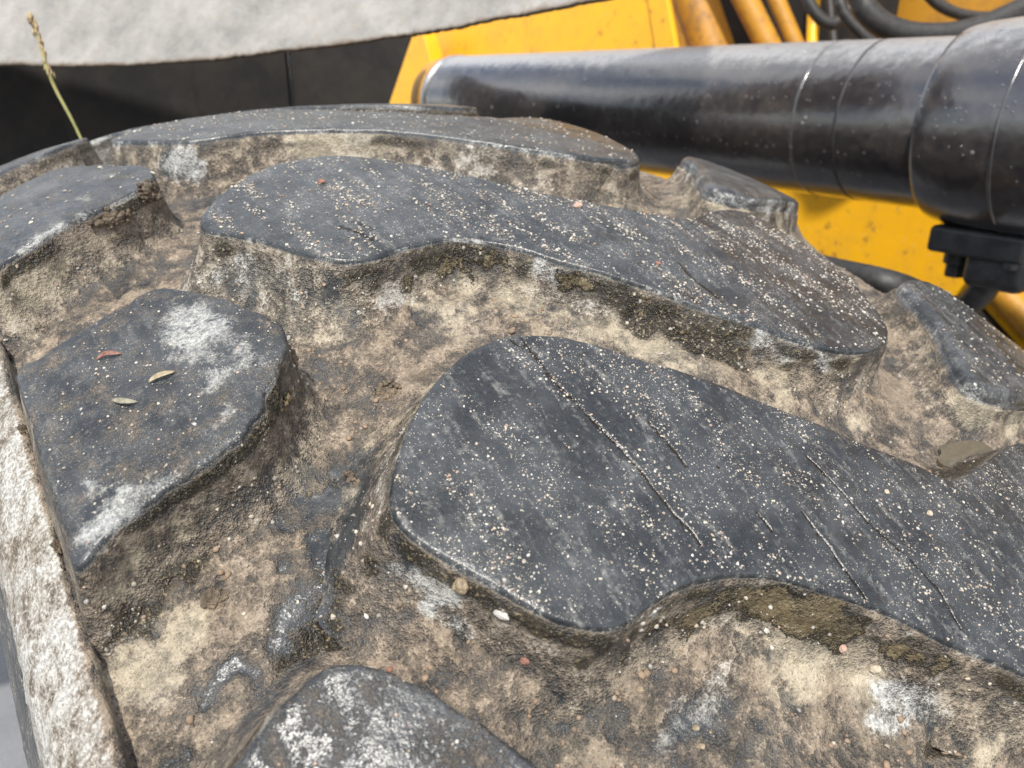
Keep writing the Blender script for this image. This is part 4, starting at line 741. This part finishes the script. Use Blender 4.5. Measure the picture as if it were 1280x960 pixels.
# right edge of the liner, leaning like the strut beside it
bm = bmesh.new(); E0 = [Vector(p_) for p_ in T['liner'][1:4]]
quad = [Vector((.30, 1.02, 1.1)), Vector(E0[2])+Vector((0, 0, -.2)), E0[1], E0[0]+Vector((.01, 0, .02)), Vector((.30, 1.02, 1.98))]
vs = [bm.verts.new(p_) for p_ in quad]; f = bm.faces.new(vs); r = bmesh.ops.extrude_face_region(bm, geom=[f])
for g in r['geom']:
    if isinstance(g, bmesh.types.BMVert): g.co += Vector((.01, .02, 0))
part(bm_obj('liner_edge', bm, M_DARK, body, (0, 0, 0), .002, False))

# ---------------- fender
FP = [Vector(p_) for p_ in T['fender']]
def catmull(P, sub):
    Q = []
    for i in range(len(P)-1):
        a, b, c, d = P[max(i-1, 0)], P[i], P[i+1], P[min(i+2, len(P)-1)]
        for k in range(sub):
            t = k/sub; Q.append(.5*((2*b)+(c-a)*t+(2*a-5*b+4*c-d)*t*t+(3*b-a-3*c+d)*t**3))
    return Q+[P[-1]]
path = catmull(FP, 24)
V = []; E_ = []; rows_ = [0, .002, .005, .01, .018, .03, .05, .08, .12, .17, .23, .30, .38]
for i, p_ in enumerate(path):
    t = (path[min(i+1, len(path)-1)]-path[max(i-1, 0)]); t.z = 0; t.normalize(); n = Vector((t.y, -t.x, 0))
    if n.dot(Vector((1, 1, 0))) < 0: n = -n          # away from the camera
    jag = (mnoise.noise(p_*30)*.0016+mnoise.noise(p_*170)*.0011+mnoise.noise(p_*420)*.0008)
    for u in rows_:
        V.append(p_+Vector((0, 0, u*.80+jag*math.exp(-u/.01)))+n*(u*.62-u*u*.2)); E_.append(math.exp(-u/.006))
nf = len(path); k_ = len(rows_)
V2 = []
for i, p_ in enumerate(path):
    t = (path[min(i+1, len(path)-1)]-path[max(i-1, 0)]); t.z = 0; t.normalize(); n = Vector((t.y, -t.x, 0))
    if n.dot(Vector((1, 1, 0))) < 0: n = -n
    for j in range(k_): V2.append(V[i*k_+j]+n*.009-Vector((0, 0, .002)))
F = []
for i in range(nf-1):
    for j in range(k_-1):
        a = i*k_+j; F.append((a, a+k_, a+k_+1, a+1)); b = a+nf*k_; F.append((b, b+1, b+k_+1, b+k_))
    a = i*k_; b = a+nf*k_; F.append((a, b, b+k_, a+k_)); a += k_-1; b += k_-1; F.append((a, a+k_, b+k_, b))
for i in (0, nf-1):
    for j in range(k_-1):
        a = i*k_+j; b = a+nf*k_; F.append((a, a+1, b+1, b))
fm = mesh_np('fender', [tuple(v) for v in V+V2], F, M_FEND, {'edge': np.array(E_+[1.0]*len(E_))})
fen = obj('mudguard', fm, None, label='pale grey dust-covered mudguard with ragged lower edge above the tyre', category='mudguard')

# ---------------- hoses
tube('hydraulic_hose', T['hose1'], .017, M_HOSE, None, label='thick black hose sagging in an arc above the cylinder', category='hose')
tube('hydraulic_hose', T['hose2'], .009, M_HOSE, None, label='thin black hose dropping beside the thick arched hose', category='hose')

tube('hydraulic_hose', T['hose3'], .012, M_HOSE, None, label='black hose looping down between the ochre pipes and the arched hose', category='hose')
tube('hydraulic_hose', T['hose4'], .010, M_HOSE, None, label='black hose crossing the top right corner behind the arched hose', category='hose')
# ---------------- dry grass stalk
def sm(): return simple('dry_stalk', (.14, .16, .04), (.34, .30, .12), 40, .7, .0002)
st_ = T['stalk'][::-1]
stk = tube('grass_stalk', st_, [.0011, .0013, .0014, .0016, .0012, .0006], sm(), None, 8, label='thin dry yellow-green grass stalk sticking up behind the left lug', category='grass stalk')
V = []; F = []
for k in range(60):
    u_k = 2.6+2.4*k/60; i_k = min(4, int(u_k)); p_ = Vector(st_[i_k]).lerp(Vector(st_[i_k+1]), u_k-i_k)+Vector((rng.normal()*.001, rng.normal()*.001, 0)); b = len(V)
    r_ = .0007+.0009*(k/60); V += [p_+Vector((r_, 0, 0)), p_+Vector((-r_, 0, 0)), p_+Vector((0, r_, 0)), p_+Vector((0, -r_, 0)), p_+Vector((0, 0, .004)), p_+Vector((0, 0, -.004))]
    for a, c, d in ((0, 2, 4), (2, 1, 4), (1, 3, 4), (3, 0, 4), (2, 0, 5), (1, 2, 5), (3, 1, 5), (0, 3, 5)): F.append((b+a, b+c, b+d))
obj('seed_head', mesh_np('seed_head', V, F, simple('straw', (.30, .20, .10), (.45, .36, .22), 200, .8)), stk)

# ---------------- loose stones, grit and mud lying on the tyre
ICO_V = []; g_ = (1+5**.5)/2
for a in (-1, 1):
    for b in (-g_, g_): ICO_V += [(0, a, b), (a, b, 0), (b, 0, a)]
ICO_V = np.array(ICO_V)/math.hypot(1, g_)
bm = bmesh.new()
for v in ICO_V: bm.verts.new(v)
bmesh.ops.convex_hull(bm, input=bm.verts[:]); bm.verts.index_update()
ICO_V = np.array([v.co[:] for v in bm.verts]); ICO_F = np.array([[v.index for v in f.verts] for f in bm.faces]); bm.free()
def sample(me, n, dens=None, topz=True, tmin=None):
    me.calc_loop_triangles(); nt_ = len(me.loop_triangles)
    tri = np.empty(nt_*3, np.int32); me.loop_triangles.foreach_get('vertices', tri); tri = tri.reshape(-1, 3)
    co = np.empty(len(me.vertices)*3, np.float32); me.vertices.foreach_get('co', co); co = co.reshape(-1, 3).astype(float)
    a, b, c = co[tri[:, 0]], co[tri[:, 1]], co[tri[:, 2]]; cr = np.cross(b-a, c-a); ar = np.linalg.norm(cr, axis=1); nn = cr/(ar[:, None]+1e-12)
    cen = (a+b+c)/3; rad = cen*np.array([0, 1, 1]); rad /= np.linalg.norm(rad, axis=1)[:, None]
    al = (nn*rad).sum(1); w_ = ar*(al > .8) if topz == 'top' else ar*(al > .25)
    th = np.degrees(np.arctan2(cen[:, 1], cen[:, 2])); w_ = w_*((th > -46) & (th < 12))
    h = np.hypot(cen[:, 1], cen[:, 2])-prof(cen[:, 0])
    if topz == 'top': w_ = w_*(h > -.004)
    if dens is not None: w_ = w_*dens(cen)
    w_ = w_/w_.sum(); k = rng.choice(nt_, n, p=w_); u = rng.random((n, 2)); sw = u.sum(1) > 1; u[sw] = 1-u[sw]
    P = a[k]+(b[k]-a[k])*u[:, :1]+(c[k]-a[k])*u[:, 1:]
    N_ = nn[k]*np.sign((nn[k]*rad[k]).sum(1))[:, None]
    return P, N_
PAL = np.array([(.42, .40, .36), (.46, .44, .40), (.36, .31, .24), (.30, .28, .25), (.40, .33, .25), (.24, .23, .21), (.46, .42, .34), (.50, .48, .44), (.40, .37, .31), (.36, .34, .31), (.30, .27, .22), (.36, .25, .19)])
def stones(P, N_, size, flat=.7):
    n = len(P); nv_ = len(ICO_V)
    V = ICO_V[None]*size[:, None, None]*(1+.7*(rng.random((n, nv_, 1))-.5)); V = V*np.stack([1+.5*(rng.random(n)-.5), 1+.5*(rng.random(n)-.5), np.full(n, flat)], -1)[:, None]
    a = np.cross(N_, rng.normal(size=(n, 3))); a /= np.linalg.norm(a, axis=1)[:, None]; b = np.cross(N_, a)
    W_ = P[:, None]+V[..., :1]*a[:, None]+V[..., 1:2]*b[:, None]+(V[..., 2:]+size[:, None, None]*.35*flat)*N_[:, None]
    F = (ICO_F[None]+np.arange(n)[:, None, None]*nv_).reshape(-1, 3)
    col = PAL[rng.integers(0, len(PAL), n)]*(.75+.5*rng.random((n, 1))); col = np.concatenate([col, np.ones((n, 1))], 1)
    return W_.reshape(-1, 3), F, np.repeat(col, nv_, 0)
def sizes(n, lo, hi, p_=3.0): return lo+(hi-lo)*rng.random(n)**p_
def streaky(c):
    v = fbm((c-c[:, 1:2]*np.array([-.09, 0, 0]))*np.array([4.2, .9, .9]), 30, 3, 200); return .12+sstep(.42, .66, v)**1.3*2
acc = []; off = 0
VV = []; FF = []; CC = []
for k, n, lo, hi, fl in (('A', 11000, .00009, .00062, .6), ('B', 10000, .00012, .00085, .6), ('C', 1500, .0002, .0011, .6), ('R2', 500, .0002, .0011, .6), ('L1', 900, .0001, .0006, .5), ('L2', 130, .0002, .0012, .5), ('L0', 700, .0001, .0005, .5)):
    P, N_ = sample(LUG[k], n, streaky if k in 'AB' else None, 'top'); v_, f_, c_ = stones(P, N_, sizes(n, lo, hi, 5.0), fl)
    VV.append(v_); FF.append(f_+off); CC.append(c_); off += len(v_)
# gravelly grit caught on the lug walls and along the feet of the lugs
def wallish(c): return .3+2*sstep(.5, .62, fbm(c, 35, 3, 300))
for k, n in (('A', 900), ('B', 1100), ('L1', 250), ('L2', 200)):
    me = LUG[k]; me.calc_loop_triangles(); 
    def low(c): h = np.hypot(c[:, 1], c[:, 2])-prof(c[:, 0]); return (h < -.004)*wallish(c)
    P, N_ = sample(me, n, low, 'wall'); v_, f_, c_ = stones(P, N_, sizes(n, .0002, .0010, 4), .8)
    VV.append(v_); FF.append(f_+off); CC.append(c_); off += len(v_)
P, N_ = sample(casing_me, 3600, lambda c: (c[:, 0] > -.31)*(c[:, 0] < .24)*wallish(c), 'floor'); v_, f_, c_ = stones(P, N_, sizes(3600, .00015, .0010, 5), .8)
VV.append(v_); FF.append(f_+off); CC.append(c_); off += len(v_)
Vg = np.vstack(VV)
gm = mesh_np('grit', Vg, np.vstack(FF), M_GRIT, {'col': np.vstack(CC)}, False)
obj('grit', gm, None, AX, kind='stuff', label='fine pale and salmon grit scattered over the lugs and grooves of the tyre', category='grit')
# crumbs of mud
P, N_ = sample(casing_me, 2600, lambda c: (c[:, 0] > -.31)*(c[:, 0] < .12)*sstep(.5, .6, fbm(c, 26, 3, 400)), 'floor')
v_, f_, c_ = stones(P, N_, sizes(2600, .0004, .0019, 3.0), .45); c_[:, :3] = np.array([.22, .155, .105])*(.6+.8*rng.random((len(c_)//12, 1))).repeat(12, 0)
obj('mud_crumbs', mesh_np('mud_crumbs', v_, f_, M_GRIT, {'col': c_}, True), None, AX, kind='stuff', label='brown mud crumbs lying in the grooves of the tyre', category='mud')

def blob(name, c, rad, nrm, mat, seed, rough=.35, flat=.6, sub=4, freq=1.6, **kw):
    """lump of soil or stone: displaced icosphere sunk into what carries it"""
    bm = bmesh.new(); bmesh.ops.create_icosphere(bm, subdivisions=sub, radius=1); q_ = Vector(nrm).to_track_quat('Z', 'Y')
    rr3 = rad if isinstance(rad, (tuple, list)) else (rad, rad, rad*flat)
    for v in bm.verts:
        d = v.co.copy(); n = mnoise.fractal(d*freq+Vector((seed*7.1, 0, 0)), 1.0, 2.1, 5)*rough+abs(mnoise.noise(d*freq*3.3+Vector((0, seed*3.3, 0))))*rough*.6
        p_ = Vector((d.x*rr3[0], d.y*rr3[1], d.z*rr3[2]))*(1+n); v.co = q_ @ p_
    return bm_obj(name, bm, mat, None, tuple(c), 0, True, **kw)
def stone_mat(name, a, b): return simple(name, a, b, 300, .7, .0004)
for (kind, c, rad, nrm, seed, lab, colr) in ITEMS:
    if kind == 'crust':
        bm = bmesh.new(); q_ = Vector(nrm).to_track_quat('Z', 'Y'); rs = random.Random(seed)
        for k in range(46):
            a = rs.uniform(0, 6.28); u = rs.random()**.6; cc = Vector((math.cos(a)*u*rad[0], math.sin(a)*u*rad[1], rs.uniform(-.3, .7)*rad[2]*(1-u*.7)))
            sz = (.16+.30*rs.random()**2)*min(rad[0], rad[1])*(1.15-.5*u); b2 = bmesh.ops.create_icosphere(bm, subdivisions=3, radius=1)
            for v in b2['verts']:
                d = v.co.copy(); nn_ = mnoise.fractal(d*1.7+Vector((k*3.1, seed, 0)), 1.0, 2.1, 3)*.4; v.co = q_ @ (cc+Vector((d.x, d.y*.9, d.z*.7))*sz*(1+nn_))
        bm_obj('mud_clod', bm, M_MUD if colr == 'o' else M_MUDB, None, tuple(c), 0, True, label=lab, category='mud clod'); continue
    if kind == 'clod': blob('mud_clod', c, rad, nrm, M_MUD if colr == 'o' else M_MUDB, seed, .42, .6, 6, 1.9, label=lab, category='mud clod')
    elif kind == 'pebble': blob('pebble', c, rad, nrm, stone_mat('pebble_'+colr, *PC[colr]), seed, .26, .8, 4, 1.3, label=lab, category='pebble', group='pebbles lying on the tyre')
    elif kind == 'husk':
        bm = bmesh.new(); q_ = Vector(nrm).to_track_quat('Z', 'Y'); L_, W_, ang = rad; n_ = 10; rows = []
        for i in range(n_+1):
            t = i/n_; w2 = W_*math.sin(math.pi*min(.97, t*.95+.03))**.7; x_ = (t-.5)*L_; y_ = .12*L_*math.sin(t*3+seed); z_ = .0006+.10*L_*math.sin(t*math.pi)
            rows.append([bm.verts.new(Vector(c)+q_ @ (Matrix.Rotation(ang, 3, 'Z') @ Vector((x_, y_+s_*w2, z_+abs(s_)*w2*.5)))) for s_ in (-1, 0, 1)])
        for a, b in zip(rows[:-1], rows[1:]):
            for j in (0, 1): bm.faces.new((a[j], a[j+1], b[j+1], b[j]))
        for v in bm.verts: v.co -= Vector(c)
        o = bm_obj('dry_leaf', bm, stone_mat('leaf_'+colr, *PC[colr]), None, tuple(c), 0, True, label=lab, category='leaf')
        md = o.modifiers.new('thick', 'SOLIDIFY'); md.thickness = .0003
    elif kind == 'puddle':
        bm = bmesh.new(); rings = []
        for k in range(40):
            a = 2*math.pi*k/40; rr_ = rad*(1+.15*math.sin(2*a+1)+.08*math.sin(5*a)); rings.append(bm.verts.new((rr_*math.cos(a), rr_*.8*math.sin(a), 0)))
        bm.faces.new(rings); r = bmesh.ops.extrude_face_region(bm, geom=bm.faces[:])
        for g in r['geom']:
            if isinstance(g, bmesh.types.BMVert): g.co.z -= .012
        m = MT('muddy_water'); mat = m.done((.10, .085, .06), .05, None, 0, .6, 0)
        bm_obj('puddle', bm, mat, None, tuple(c), 0, False, label='small puddle of murky brown water trapped behind the front lug', category='puddle')
